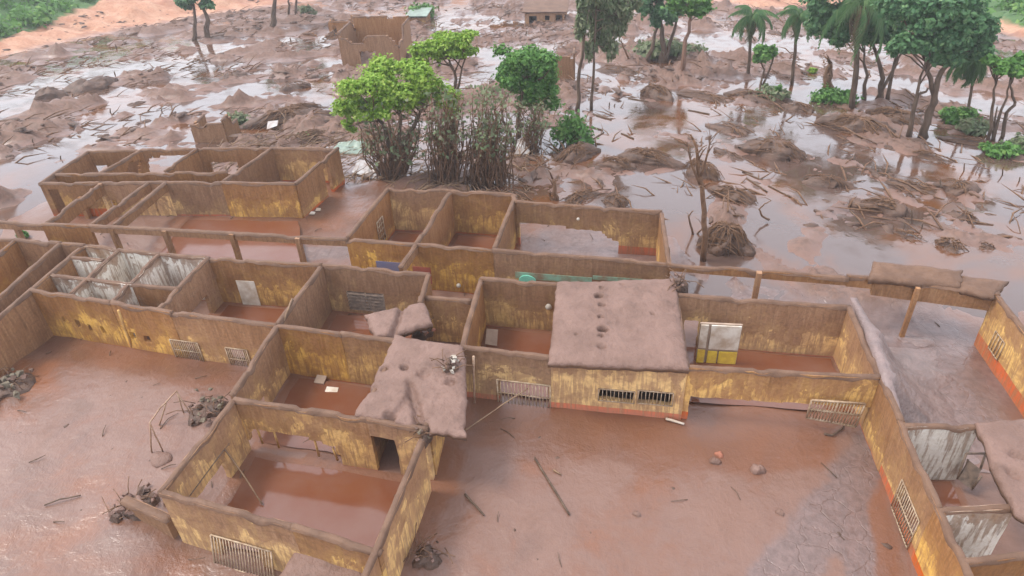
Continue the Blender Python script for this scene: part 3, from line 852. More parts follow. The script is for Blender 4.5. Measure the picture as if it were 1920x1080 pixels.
wallboard('door', wL4b, 775, 497, 812, 530, 'redp', label='dull red door leaf')
wallboard('painted_band', wL4c, 967, 507, 1110, 530, 'mint_dirty', label='mint green painted band, mud smeared')
wallboard('painted_band', wL4c, 1112, 514, 1225, 530, 'mint_dirty', label='mint green painted band, mud smeared')
wallboard('painted_band', wL4b, 828, 546, 905, 565, 'redp', label='dull red painted band')
u_ = onwall(wL4c, 990, 523, .03); mb = MB(); rx = .36
ring = [u_ + wL4c.d * (rx * math.cos(k * math.pi / 12)) + Vector((0, 0, .26 * math.sin(k * math.pi / 12))) for k in range(24)]
s_ = wL4c.p * (1 if (-wL4c.A).dot(wL4c.p) > 0 else -1)
mb.add([*ring, *[q + s_ * .06 for q in ring]], [tuple(range(24)), tuple(range(47, 23, -1))] + [(k, (k + 1) % 24, 24 + (k + 1) % 24, 24 + k) for k in range(24)])
hang(mb.build('round_sign', MT['mint'], None, False), rr)
# ------------------------------------------------------------------ main classroom block
rm = empty('classroom_block', P(800, 600, 0)); tag(rm, 'largest roofless block of muddy ochre classrooms, spanning the middle of the ruin', 'ruin', 'ruined school buildings')
L3 = [(-60, 448), (27, 449), (112, 455), (157, 458), (222, 467), (297, 475), (390, 482), (602, 496), (803, 513)]
W(rm, L3[0], L3[1], mud=.6); W(rm, L3[1], L3[2], mud=.5); W(rm, L3[2], L3[3], mud=.5)
for i in (3, 4, 5): W(rm, L3[i], L3[i + 1], mud=.06, white=1)
w6 = W(rm, L3[6], L3[7], [(403, 519, 431, 600)], mud=.40)
w7 = W(rm, L3[7], L3[8], [(650, 543, 726, 584)], mud=.48)
wallboard('notice_board', w6, 444, 523, 492, 572, 'white', label='clean white board on the wall')
louvre(w7, 650, 543, 726, 584, 6)
W(rm, (27, 450), (-30, 500), mud=.6)
W(rm, (112, 455), (-30, 580), mud=.6)
W(rm, (157, 458), (57, 543), mud=.6)
W(rm, (57, 543), (-50, 632), mud=.8)
W(rm, (222, 467), (132, 550), mud=.12, white=.9, th=.14); W(rm, (297, 475), (207, 564), mud=.12, white=.9, th=.14)
W(rm, (390, 482), (297, 578), [('m', .9, 3.1, -.5, .95)], mud=.7)
W(rm, (130, 481), (192, 487), mud=.08, white=1, th=.13)
W(rm, (95, 513), (172, 524), mud=.06, white=1, th=.13); W(rm, (172, 524), (248, 533), mud=.08, white=1, th=.13); W(rm, (248, 533), (336, 541), mud=.4, white=1, th=.13)
wv = W(rm, (57, 543), (207, 564), [(117, 591, 127, 602), (143, 597, 156, 611), (166, 605, 178, 619), (190, 609, 203, 623)], mud=.42, label='ochre wall pierced by small square vents')
wv2 = W(rm, (207, 564), (320, 584), [(216, 615, 230, 629), (244, 620, 260, 634), (270, 627, 287, 640)], mud=.44)
wg = W(rm, (320, 584), (517, 609), [(323, 634, 384, 690), (427, 649, 476, 712)], mud=.55)
grille(wg, 321, 633, 386, 676, 14, 2, 'iron', .03, .016); grille(wg, 425, 648, 478, 694, 11, 2, 'iron', .03, .016)
wB2 = W(rm, (517, 609), (640, 624), mud=.25, label='ochre wall with a large clean yellow patch'); W(rm, (640, 624), (760, 640), mud=.22)
W(rm, (602, 496), (520, 606), mud=.85)
wBs = W(rm, (520, 606), (434, 738), [('m', 2.0, 3.7, -.5, .75)], mud=.38)
W(rm, (803, 513), (787, 566), mud=.7, th=.15)
W(rm, (786, 556), (884, 563), mud=.2, top=ZT-.2)
W(rm, (902, 521), (866, 646), mud=.55)
wS = W(rm, (902, 521), (1052, 533), mud=.35)
W(rm, (1052, 533), (1268, 552), mud=.5)
wgr = W(rm, (868, 650), (1033, 668), [(936, 710, 1030, 790)], mud=.36, dado=.25)
grille(wgr, 933, 708, 1033, 766, 15, 2, 'iron', .03, .02)
wy = W(rm, (1033, 668), (1289, 690), [(1125, 727, 1187, 751), (1199, 730, 1258, 756)], mud=.12, dado=.25, label='bright yellow front wall with two barred windows')
grille(wy, 1123, 725, 1189, 753, 9, 1, 'iron', .02, .016); grille(wy, 1197, 728, 1260, 758, 9, 1, 'iron', .02, .016)
W(rm, (1052, 533), (1034, 668), mud=.5); W(rm, (1266, 545), (1288, 686), mud=.5)
wLf = W(rm, (1289, 687), (1653, 706), [(1293, 741, 1606, 900)], mud=.20, dado=.32, label='muddy lintel beam over a wide opening')
wR3 = W(rm, (1268, 552), (1592, 575), [(1284, 598, 1297, 700)], mud=.42)
W(rm, (1592, 575), (1654, 706), mud=.40, label='plain ochre end wall under the mud bank')
dn = []
for x, y, r in ((1127, 553, .18), (1123, 569, .32), (1127, 585, .24), (1126, 608, .20), (1130, 630, .34), (1127, 644, .2), (1129, 664, .32), (1165, 547, .2), (1080, 640, .15), (1222, 600, .18)):
    dn.append((P(x, y, 2.1), r * .48, .42 if x in (1123, 1127, 1130, 1126) else .14))
slab(rm, 'roof_slab', [P(1046, 527, 2.35), P(1266, 521, 2.35), P(1291, 688, 2.35), P(1029, 678, 2.35)], 90, 80, .1, .06, .2, .07, dn, seed=3, label='whole roof slab under smooth mud with a row of dark holes')
slab(rm, 'roof_slab', [P(740, 626, 2.33), P(868, 650, 2.33), P(874, 818, 2.27), P(668, 774, 2.27)], 70, 76, .1, .12, .2, .1,
     [(P(722, 693, 2.25), .18, .15), (P(758, 694, 2.25), .16, .2), (P(700, 731, 2.25), .2, .12), (P(730, 783, 2.25), .2, .2), (P(845, 720, 2.25), .2, .16), (P(795, 705, 2.25), .25, .12)],
     [(P(768, 720, 2.25), P(790, 800, 2.25), .12, .22), (P(790, 800, 2.25), P(803, 830, 2.25), .16, .35), (P(720, 805, 2.25), P(768, 745, 2.25), .1, .1)], seed=5, label='cracked mud blanketed roof slab sagging over the front rooms')
slab(rm, 'roof_slab', [P(684, 589, 2.27), P(792, 568, 2.27), P(812, 607, 2.25), P(704, 632, 2.15)], 44, 36, .08, .12, .2, .12, [], [(P(755, 573, 2.25), P(735, 625, 2.25), .1, .2)], seed=8, label='small broken mud covered slab fragment')
W(rm, (744, 644), (684, 778), mud=.5); W(rm, (838, 652), (800, 796), mud=.45)  # side walls added under the sagging slab to keep the doorway dark
# ------------------------------------------------------------------ front room
ra = empty('front_room', P(560, 920, 0)); tag(ra, 'roofless square room projecting at the front of the ruin, red water inside', 'ruin', 'ruined school buildings')
wL1 = W(ra, (440, 747), (690, 784), polys=[[(470, 797), (560, 812), (630, 836), (648, 870), (640, 960), (465, 930)]], mud=.22, label='ochre wall with its lower half torn away')
wL1b = W(ra, (690, 784), (800, 803), [(686, 811, 769, 960)], mud=.3)
wAl = W(ra, (436, 752), (302, 921), [('m', 1.2, 3.4, -.5, .85)], mud=.22, ragged=.5)
w0 = W(ra, (302, 921), (550, 987), [(405, 1003, 522, 1120)], mud=.30)
W(ra, (550, 987), (712, 1034), mud=.30)
grille(w0, 400, 996, 528, 1068, 20, 1, 'iron', .04, .018, tilt=.25)
wAr = W(ra, (790, 826), (676, 1095), mud=.30, label='long ochre side wall streaked with mud')
for x0, y0, x1, y1 in ((482, 800, 493, 831), (513, 805, 524, 839), (589, 820, 599, 855), (624, 838, 634, 863)):
    a_ = onwall(wL1, x0, y0, -.06); b_ = onwall(wL1, x1, y1, -.06); hang(MB().tube([a_, b_], .035, 4).build('broken_jamb', MT['pole']), ra)
louvre(wAl, 425, 830, 350, 930, 4)
slab(ra, 'roof_slab', [P(556, 1028, 1.15), P(692, 1046, 1.15), P(690, 1130, 1.00), P(500, 1110, 1.00)], 20, 16, .05, .04, .2, .06, seed=12, label='smooth grey brown slab at the foot of the wall')
# ------------------------------------------------------------------ right wing
rh = empty('hall_wing', P(1780, 780, 0)); tag(rh, 'mud choked hall wing at the far end of the ruin, lone pillar and tiled washrooms', 'ruin', 'ruined school buildings')
wW = W(rh, (1654, 706), (1690, 788), mud=.5)
wW2 = W(rh, (1690, 788), (1762, 950), [('m', 1.35, 2.65, .1, 1.15)], mud=.4, dado=.35)
W(rh, (1762, 950), (1830, 1100), mud=.34, dado=.3)
grille(wW2, 1716, 900, 1718, 905, 2, 1, 'iron') if False else None
def umgrille(w, u0, u1, z0, z1, nv, nh, off=.04, r=.018, s=-1):
    mb = MB(); pt = lambda u, z: w.A + w.d * u + w.p * (s * (w.th / 2 + off)) + Vector((0, 0, z))
    for i in range(nv + 1): u = u0 + (u1 - u0) * i / nv; mb.tube([pt(u, z0), pt(u, z1)], r, 4)
    for j in range(nh + 1): z = z0 + (z1 - z0) * j / nh; mb.tube([pt(u0, z), pt(u1, z)], r * 1.3, 4)
    hang(mb.build('window_grille', MT['iron']), w.root)
umgrille(wW2, 1.3, 2.7, .05, 1.2, 13, 2, s=(1 if (-wW2.A).dot(wW2.p) > 0 else -1))
W(rh, (1590, 516), (1640, 520), base_z=1.75, mud=.8, name='beam')
W(rh, (1640, 520), (1872, 549), base_z=1.50, mud=.55, th=.3, name='beam')
slab(rh, 'roof_slab', [P(1640, 489, 2.40), P(1806, 506, 2.45), P(1800, 536, 2.35), P(1632, 521, 2.30)], 24, 10, .04, .05, .2, .1, seed=15, m='cap', label='tilted brown roof slab strip behind the pillar')
slab(rh, 'roof_slab', [P(1800, 515, 2.30), P(1892, 524, 2.25), P(1866, 556, 2.25), P(1800, 538, 2.30)], 14, 10, .03, .08, .2, .14, seed=16, m='cap', label='broken jagged end of the roof slab')
post(rh, 1722, 540, s=.15, mud=.9, label='lone ochre pillar')
wE = W(rh, (1870, 551), (1985, 700), mud=.18, dado=.5, label='yellow flaked wall with red base')
umgrille(wE, .9, 1.6, .5, 1.25, 4, 1, s=(1 if (-wE.A).dot(wE.p) > 0 else -1))
W(rh, (1698, 797), (1835, 799), mud=.02, white=.9)
W(rh, (1763, 956), (1902, 950), mud=.04, white=1)
w_ = W(rh, (1806, 1052), (1960, 1034), mud=.5)
slab(rh, 'roof_slab', [P(1831, 789, 2.35), P(1985, 780, 2.35), P(2010, 1010, 2.35), P(1902, 962, 2.35)], 30, 34, .05, .05, .2, .06, [(P(1905, 862, 2.25), .2, .14), (P(1900, 893, 2.25), .2, .14)], seed=18, label='pale mud covered slab at the very edge of the picture')

# ------------------------------------------------------------------ plants
def D(x, y, ref, dd=0.0):
    """point shown at (x, y) that stands as far away as ref (plus dd metres)"""
    h = Vector((AF.x, AF.y, 0)).normalized()
    r = ray(x, y); k = (ref.dot(h) + dd) / r.dot(h)
    return Vector((0, 0, CZ)) + r * k

def leaf_mesh(name, clumps, n, size, m, seed=0, droop=0.0, shell=.7, elong=1.6):
    """leaf-sized faces spread through clumps [(centre, rx, ry, rz)]"""
    g = np.random.default_rng(seed)
    vol = np.array([c[1] * c[2] * c[3] for c in clumps]) ** .8; vol /= vol.sum()
    k = g.choice(len(clumps), n, p=vol)
    C = np.array([tuple(c[0]) for c in clumps])[k]; R = np.array([c[1:4] for c in clumps])[k]
    d = g.normal(size=(n, 3)); d /= np.linalg.norm(d, axis=1)[:, None]
    rad = np.where(g.random(n) < shell, np.clip(g.normal(.84, .17, n), .2, 1.3), g.random(n) ** .5 * .85)
    lob = 1 + .26 * np.sin(d[:, 0] * 5 + k) * np.sin(d[:, 1] * 6 + k * 2) + .16 * np.sin(d[:, 2] * 9 + k)
    gap = np.sin(d[:, 0] * 7 + k * 1.3) + np.sin(d[:, 1] * 8 + k) + np.sin(d[:, 2] * 7 + k * .7)
    sel = gap > -.75
    pos = C + d * R * (rad * lob)[:, None]
    pos = pos[sel]; d = d[sel]; n = len(pos)
    nrm = d * .7 + np.array([0, 0, .55]) + g.normal(size=(n, 3)) * .55; nrm /= np.linalg.norm(nrm, axis=1)[:, None]
    t = g.normal(size=(n, 3)); t[:, 2] -= droop * 3; t -= nrm * (t * nrm).sum(1)[:, None]; t /= np.linalg.norm(t, axis=1)[:, None] + 1e-9
    b = np.cross(nrm, t); s = size * g.uniform(.6, 1.3, n)[:, None]
    v = np.empty((n, 4, 3))
    v[:, 0] = pos - t * s * elong * .5; v[:, 1] = pos + b * s * .5; v[:, 2] = pos + t * s * elong * .5 - nrm * s * .15; v[:, 3] = pos - b * s * .5
    me = bpy.data.meshes.new(name); me.vertices.add(n * 4); me.vertices.foreach_set('co', v.ravel())
    me.loops.add(n * 4); me.loops.foreach_set('vertex_index', np.arange(n * 4)); me.polygons.add(n)
    me.polygons.foreach_set('loop_start', np.arange(0, n * 4, 4)); me.polygons.foreach_set('loop_total', np.full(n, 4))
    me.materials.append(MT[m]); me.update(calc_edges=True); me.validate()
    return me

def wob(pts, amp, rnd, n=3):
    """subdivide a path with a crooked wander"""
    out = []
    for i in range(len(pts) - 1):
        for k in range(n):
            t = k / n; q = pts[i].lerp(pts[i + 1], t)
            if i + k: q = q + Vector((rnd.uniform(-1, 1), rnd.uniform(-1, 1), rnd.uniform(-.5, .5))) * amp
            out.append(q)
    return out + [pts[-1]]

def tree(name, label, bx, by, trunks, clumps, n, leaf, m, cat='tree', group=None, seed=1, droop=0.0, tm='bark', limbs=10, shell=.7, elong=1.6, low=True, depth=.8):
    """trunks: photograph polylines with a radius in photograph pixels; clumps: (x, y, rx, ry[, dd]) in the photograph"""
    base_ = G(bx, by); k = pxm(base_); rnd = random.Random(seed)
    root = empty(name, base_); tag(root, label, cat, group)
    cl = []
    for c in clumps:
        dd = c[4] if len(c) > 4 else rnd.uniform(-.5, .5) * c[2] / k
        q = D(c[0], c[1], base_, dd); R_ = c[2] / k; H_ = c[3] / k
        for _ in range(6):                                             # each bough carries several uneven sprays
            a_ = rnd.uniform(0, 6.28); e_ = rnd.uniform(.25, .8); f_ = rnd.uniform(.32, .6)
            cl.append((q + Vector((math.cos(a_) * R_ * e_, math.sin(a_) * R_ * depth * e_, rnd.uniform(-.6, .7) * H_)), R_ * f_, R_ * f_ * depth, max(.12, H_ * f_ * rnd.uniform(.7, 1.1))))
    mb = MB(); mbl = MB(); ends = []
    for pl, r in trunks:
        pts = [D(x, y, base_, rnd.uniform(-.15, .15) if i else 0) for i, (x, y) in enumerate(pl)]
        gzz = gz(pts[0].x, pts[0].y)
        if (pts[0] - base_).length < 3: pts[0].z = min(pts[0].z, gzz) - .25
        p2 = wob(pts, r / k * .8, rnd); N = len(p2)
        rr_ = [max(.015, r / k * (1.25 - .85 * i / (N - 1))) for i in range(N)]; rr_[0] *= 1.25
        h = max(2, int(N * .45))
        mb.tube(p2, rr_, 7)
        ends += p2[N // 2:]
    for i in range(limbs):
        if not cl or not ends: break
        c = rnd.choice(cl); e = min(rnd.sample(ends, min(4, len(ends))), key=lambda q: (q - c[0]).length)
        tgt = c[0] + Vector((rnd.uniform(-1, 1) * c[1] * .7, rnd.uniform(-1, 1) * c[2] * .7, rnd.uniform(-.7, .6) * c[3]))
        md = e.lerp(tgt, .5) + Vector((rnd.uniform(-.2, .2), rnd.uniform(-.2, .2), rnd.uniform(-.1, .25))) * (tgt - e).length * .5
        mb.tube(wob([e, md, tgt], .05, rnd, 2), [.05, .045, .04, .028, .015], 5)
    hang(mb.build('trunk', MT[tm]), root)
    if n:
        o = obj('crown', leaf_mesh('crown', cl, n, leaf, m, seed, droop, shell, elong)); hang(o, root)
    return root

def frond_mesh(L, seed, m='palm', width=.55, droop=1.0, n=22):
    """one feather frond along +X from the origin"""
    r = random.Random(seed); mb = MB()
    def rib(t): return Vector((L * (t - .22 * droop * t ** 3), 0, L * (.55 * t - (.75 + .45 * droop) * t * t)))
    pts = [rib(i / 9) for i in range(10)]
    mb.tube(pts, [.035 * (1 - .8 * i / 9) for i in range(10)], 4)
    for i in range(n):
        t = .12 + .88 * i / n; q = rib(t); w_ = width * L * .5 * math.sin(math.pi * min(1, .12 + t * .9)) ** .6
        for s in (-1, 1):
            tip = q + Vector((.22 * w_ + r.uniform(-.05, .05), s * w_ * .72, -w_ * (.55 + .5 * droop) + r.uniform(-.06, .06)))
            a = q + Vector((-.045, 0, 0)); b = q + Vector((.045, 0, 0)); md = a.lerp(tip, .5) + Vector((.05, 0, .08 * w_))
            mb.add([a, b, md + Vector((.045, 0, 0)), tip, md - Vector((.045, 0, 0))], [(0, 1, 2, 4), (4, 2, 3)])
    return mb.mesh('frond', False, [MT[m]])

def palm(label, path, r, L, nf, seed, droop=1.0, dry=4, m='palm', low=-1.0, hi=1.1, name='palm_tree', width=.55):
    base_ = G(*path[0]); k = pxm(base_); rnd = random.Random(seed)
    root = empty(name, base_); tag(root, label, 'palm', 'palms along the flooded bank')
    pts = [D(x, y, base_) for x, y in path]; pts[0].z -= .3
    p2 = wob(pts, .04, rnd); N = len(p2)
    hang(MB().tube(p2, [r / k * (1.35 - .5 * i / (N - 1)) for i in range(N)], 8).build('trunk', MT['bark']), root)
    top = p2[-1]; ms = [frond_mesh(L / k, seed * 9 + q, m, width, droop * (.8 + .25 * q)) for q in range(3)]; md = frond_mesh(L / k * .8, seed * 9 + 5, 'palm_dry', width * .7, 1.8)
    for i in range(nf + dry):
        d_ = i >= nf
        o = obj('frond', md if d_ else ms[i % 3])
        el = rnd.uniform(-.9, -.5) if d_ else low * .45 + (hi - low * .45) * ((i % nf) / nf) ** 1.2 + rnd.uniform(-.12, .12)
        o.matrix_world = Matrix.Translation(top) @ Matrix.Rotation(i * 2.399 + rnd.uniform(-.2, .2), 4, 'Z') @ Matrix.Rotation(-el, 4, 'Y')
        mw = o.matrix_world.copy(); o.location, o.rotation_euler = mw.to_translation(), mw.to_euler(); hang(o, root)
    return root

def bush(label, x, y, rx, ry, m, n=900, leaf=.2, seed=1, name='bush', group=None, stems=8, cat='bush'):
    p = G(x, y); k = pxm(p); rnd = random.Random(seed)
    root = empty(name, p); tag(root, label, cat, group)
    R, H = rx / k, 2 * ry / k
    cl = [(p + Vector((rnd.uniform(-.6, .6) * R, rnd.uniform(-.4, .4) * R, H * rnd.uniform(.3, .75))), R * rnd.uniform(.35, .6), R * rnd.uniform(.35, .55), H * rnd.uniform(.25, .42)) for _ in range(6)]
    mb = MB()
    for i in range(stems):
        c = rnd.choice(cl); b0 = p + Vector((rnd.uniform(-.4, .4) * R, rnd.uniform(-.3, .3) * R, -.2))
        mb.tube(wob([b0, c[0] + Vector((rnd.uniform(-.3, .3) * R, 0, rnd.uniform(-.2, .4) * H))], .08, rnd, 4), [.035, .03, .025, .02, .012], 4)
    hang(mb.build('stem', MT['root']), root)
    hang(obj('foliage', leaf_mesh('foliage', cl, n, leaf, m, seed, 0, .6)), root)
    return root

def thicket(label, bx, by, tops, n, seed, group='mud brown dead shrubs', leaf=None, rad=1.6, spread=14, name='dead_shrub'):
    """crowd of bare mud-coated stems; tops: photograph box the tips reach (x0, y0, x1, y1)"""
    p = G(bx, by); k = pxm(p); rnd = random.Random(seed)
    root = empty(name, p); tag(root, label, 'shrub', group)
    mb = MB(); cl = []
    for i in range(n):
        x = bx + rnd.gauss(0, spread); a = G(x, by + rnd.uniform(-6, 6)); a.z -= .2
        tx = rnd.uniform(tops[0], tops[2]) * .6 + x * .4; ty = rnd.uniform(tops[1], tops[3])
        t = D(tx, ty, p, rnd.uniform(-1.2, 1.2))
        m_ = a.lerp(t, .5) + Vector((rnd.uniform(-.5, .5), rnd.uniform(-.5, .5), rnd.uniform(-.1, .5)))
        path = wob([a, m_, t], .10, rnd, 3); r = rad / k * rnd.uniform(.5, 1.3)
        mb.tube(path, [r * (1.2 - .95 * q / (len(path) - 1)) for q in range(len(path))], 5)
        for _ in range(3):
            q = rnd.choice(path[2:]); e = q + Vector((rnd.uniform(-.7, .7), rnd.uniform(-.7, .7), rnd.uniform(-.5, .7)))
            mb.tube([q, q.lerp(e, .5) + Vector((0, 0, .08)), e], [r * .5, r * .4, r * .2], 3)
        cl.append((t, .4, .4, .35)); cl.append((path[len(path) // 2 + 1], .3, .3, .4))
    hang(mb.build('stem', MT['root']), root)
    if leaf: hang(obj('foliage', leaf_mesh('foliage', cl, leaf[0], .16, leaf[1], seed, .3)), root)
    return root

# the green topped clump behind the rear rooms
tree('broadleaf_tree', 'bright lime green broad domed tree over brown stems behind the rear rooms', 742, 338,
     [([(742, 338), (738, 290), (722, 240), (700, 205)], 5), ([(748, 338), (757, 280), (775, 235), (795, 195)], 5), ([(742, 338), (745, 280), (750, 220), (745, 180)], 4)],
     [(690, 172, 48, 32), (745, 148, 55, 32), (800, 160, 44, 36), (658, 205, 30, 32), (770, 185, 55, 28), (712, 196, 48, 26), (835, 190, 28, 22), (650, 235, 14, 14)], 34000, .125, 'leaf_bright', seed=3, limbs=22)
tree('broadleaf_tree', 'flat topped green tree on thin crooked stems behind the lime domed tree', 852, 262,
     [([(852, 262), (846, 200), (852, 150), (842, 110)], 4), ([(852, 262), (842, 215), (862, 160), (872, 110)], 3)],
     [(797, 98, 32, 22), (833, 80, 40, 18), (868, 73, 24, 14), (780, 118, 20, 16), (852, 95, 34, 16)], 16000, .135, 'leaf_bright', seed=5, limbs=14)
tree('broadleaf_tree', 'rounded deep green tree beside the collapsed brown wall stump', 975, 272,
     [([(975, 272), (968, 230), (975, 190), (985, 150)], 5), ([(985, 270), (1000, 225), (1005, 180)], 4), ([(970, 272), (945, 225), (938, 175)], 3)],
     [(965, 108, 36, 30), (1000, 118, 40, 32), (985, 150, 48, 32), (1022, 165, 34, 30), (948, 150, 30, 26), (1010, 190, 34, 22), (955, 125, 30, 26), (975, 130, 40, 34)], 28000, .135, 'leaf_mid', seed=6, limbs=18)
thicket('dense brown dead shrub below the lime domed tree', 735, 338, (640, 190, 830, 290), 70, 11, leaf=(800, 'leaf_grey'))
thicket('tall tangled brown shrub in the middle of the thicket', 835, 346, (780, 175, 890, 260), 85, 12, leaf=(600, 'leaf_grey'), spread=16)
thicket('brown shrub with sparse yellowish leaves at the thicket end', 915, 348, (870, 160, 985, 270), 85, 13, leaf=(1300, 'leaf_grey'), spread=20)
thicket('thin brown twigs under the deep green tree', 990, 285, (950, 190, 1045, 240), 46, 14, rad=1.2, leaf=(400, 'leaf_grey'))
# right hand stand
tree('bamboo_clump', 'slender tree with hanging feathery grey green foliage and bare leaning trunk', 1081, 208,
     [([(1081, 208), (1088, 130), (1098, 60), (1106, -30)], 3.2), ([(1110, 150), (1112, 118), (1116, 60), (1120, 0)], 2.4)],
     [(1092, 30, 18, 55), (1120, 10, 22, 40), (1128, 60, 20, 45), (1165, 35, 26, 45), (1150, 0, 30, 30), (1180, 15, 18, 40), (1105, 85, 14, 26), (1140, 90, 18, 22)], 16000, .16, 'leaf_grey', seed=21, droop=1.0, elong=2.6, limbs=12, shell=.4)
tree('forked_tree', 'dark leaved tree with several forked stems rising from a bushy base', 1240, 118,
     [([(1240, 118), (1245, 80), (1240, 40), (1232, 0)], 5), ([(1212, 112), (1226, 75), (1240, 40)], 4), ([(1246, 100), (1262, 60), (1275, 20)], 3.5)],
     [(1235, -5, 34, 24), (1255, 22, 26, 22), (1225, 28, 16, 22), (1285, 5, 24, 22), (1208, 15, 14, 20)], 13000, .20, 'leaf_dark', seed=23, limbs=12)
tree('leaning_tree', 'green tree on a pinkish leaning trunk with exposed roots', 1274, 150,
     [([(1272, 150), (1280, 110), (1292, 60), (1296, 0)], 4.5)], [(1300, 8, 34, 20), (1318, 22, 18, 14), (1278, -8, 26, 16)], 9000, .2, 'leaf_mid', seed=24, limbs=10, tm='trunk_low')
bush('green undergrowth round the forked dark tree', 1255, 108, 70, 18, 'leaf_grey', 2200, .3, 31)
tree('sapling', 'small forked green sapling between two palms', 1428, 160, [([(1426, 160), (1433, 130), (1424, 112)], 2), ([(1433, 130), (1450, 112), (1452, 95)], 1.8)], [(1432, 98, 20, 15), (1424, 108, 12, 10)], 1500, .25, 'leaf_mid', seed=25, limbs=4)
palm('arching feather palm with silvery drooping fronds, first of the palm pair', [(1403, 146), (1406, 90), (1410, 32)], 2.6, 46, 15, 41, 1.2, 5)
palm('tall feather palm with thin straight trunk, second of the palm pair', [(1485, 160), (1490, 100), (1498, 30)], 2.6, 44, 15, 42, 1.2, 4)
palm('leaning coconut style palm with long hanging fronds and yellow bloom', [(1598, 205), (1606, 130), (1607, 60), (1614, 10)], 4.2, 85, 13, 43, 1.5, 3, width=.42)
palm('fan skirted palm with dense drooping crown on a thin trunk', [(1812, 234), (1822, 170), (1830, 102)], 2.2, 40, 26, 44, 2.2, 4, low=-1.6, hi=.9, width=.7)
tree('spreading_tree', 'broad dark green tree crown behind the leaning palm', 1640, 190,
     [([(1622, 185), (1624, 140), (1615, 80)], 3.5), ([(1650, 195), (1656, 160), (1648, 120), (1630, 60)], 5), ([(1654, 150), (1680, 120), (1700, 80)], 3), ([(1665, 185), (1680, 110), (1690, 60)], 3)],
     [(1560, 35, 36, 30), (1600, 10, 40, 30), (1570, 72, 26, 20), (1655, 20, 45, 34), (1640, 60, 34, 26), (1680, 65, 34, 26), (1720, 40, 26, 26), (1545, 0, 30, 24)], 32000, .20, 'leaf_dark', seed=26, limbs=24)
tree('spreading_tree', 'tallest dark green tree with forked muddy trunks, beside the fan skirted palm', 1738, 258,
     [([(1736, 258), (1742, 210), (1750, 180), (1742, 130), (1745, 80)], 6), ([(1746, 195), (1762, 150), (1780, 110), (1800, 60)], 5), ([(1715, 222), (1720, 180), (1740, 165)], 4), ([(1716, 215), (1722, 160), (1735, 115)], 3)],
     [(1745, 20, 50, 34), (1800, 40, 50, 38), (1770, 75, 46, 32), (1835, 80, 32, 34), (1715, 85, 34, 26), (1690, 100, 22, 18), (1840, 30, 26, 26), (1780, 110, 30, 20), (1700, 10, 40, 30)], 42000, .20, 'leaf_dark', seed=27, limbs=30)
tree('crooked_tree', 'two crooked bare stemmed trees with pale green tops at the picture edge', 1868, 268,
     [([(1856, 268), (1862, 220), (1866, 170), (1872, 140)], 3), ([(1864, 270), (1872, 215), (1888, 180), (1895, 150)], 2.6), ([(1876, 262), (1890, 210), (1905, 190), (1894, 160), (1900, 140)], 3), ([(1886, 205), (1870, 200)], 2.5)],
     [(1880, 125, 24, 12), (1910, 130, 30, 16), (1860, 112, 16, 10), (1935, 118, 26, 16)], 3500, .26, 'leaf_mid', seed=28, limbs=12)
tree('forked_tree', 'dark leaved tree with drooping creepers near the red bank, apart from the others', 368, 76,
     [([(362, 76), (366, 40), (362, 0)], 3.6), ([(386, 72), (388, 40), (378, 5)], 5)], [(365, -4, 26, 14), (345, 4, 16, 10), (385, 0, 18, 14)], 3500, .35, 'leaf_dark', seed=29, limbs=8)
tree('tall_tree', 'single thick dark trunk rising out of the picture', 514, 56, [([(514, 56), (513, 30), (516, -20)], 5.5)], [(515, -40, 40, 24), (560, -36, 40, 26)], 3500, .35, 'leaf_dark', seed=30, limbs=6)
tree('tall_tree', 'pair of slim dark trunks beside a muddy bush near the picture top', 545, 34, [([(540, 34), (543, 10), (540, -15)], 2.4), ([(556, 26), (555, 5), (560, -15)], 2.4)], [(560, -20, 30, 14)], 1500, .3, 'leaf_dark', seed=33, limbs=4)
bush('dark muddy bush at the foot of the slim trunk pair', 578, 32, 22, 10, 'leaf_grey', 700, .3, 34)
bush('green bush behind the pale roofed shed', 795, 34, 30, 12, 'leaf_mid', 1500, .28, 35)
bush('leafy green bush crowning a pile of muddy roots past the thicket', 1078, 275, 42, 28, 'leaf_mid', 2200, .17, 36, stems=24)
bush('low green shrub patch below the dark wrapped stump', 1560, 190, 48, 12, 'leaf_mid', 2200, .2, 37)
bush('low green shrub patch near the palm pair', 1440, 186, 40, 12, 'leaf_grey', 1400, .2, 38)
bush('upright green plant by the root mound', 1457, 188, 8, 16, 'leaf_mid', 350, .22, 39)
bush('rounded green bush at the foot of the tallest dark tree', 1790, 232, 32, 16, 'leaf_mid', 1900, .2, 40)
bush('trailing green shrub behind the round bush near the fan palm', 1832, 250, 36, 12, 'leaf_grey', 1300, .2, 45)
bush('green grassy clump at the water by the crooked trees', 1868, 292, 34, 12, 'leaf_mid', 1700, .17, 46)
bush('dusty green scrub at the picture edge near the crooked trees', 1912, 285, 40, 14, 'leaf_grey', 1500, .2, 47)
bush('tiny bright green plant alone on the pale mud', 1522, 138, 10, 5, 'leaf_bright', 300, .22, 48)
bush('small green plant caught under the walkway beam', 47, 447, 12, 8, 'leaf_mid', 300, .14, 49)
bush('mud flecked leafy debris by the broken brick wall', 447, 236, 28, 12, 'leaf_grey', 900, .16, 50)
bush('sparse yellow green sapling foliage beside the debris field', 648, 232, 24, 22, 'leaf_bright', 500, .16, 51)
bush('small green weeds along the rear wall top', 575, 262, 20, 8, 'leaf_mid', 350, .14, 52)

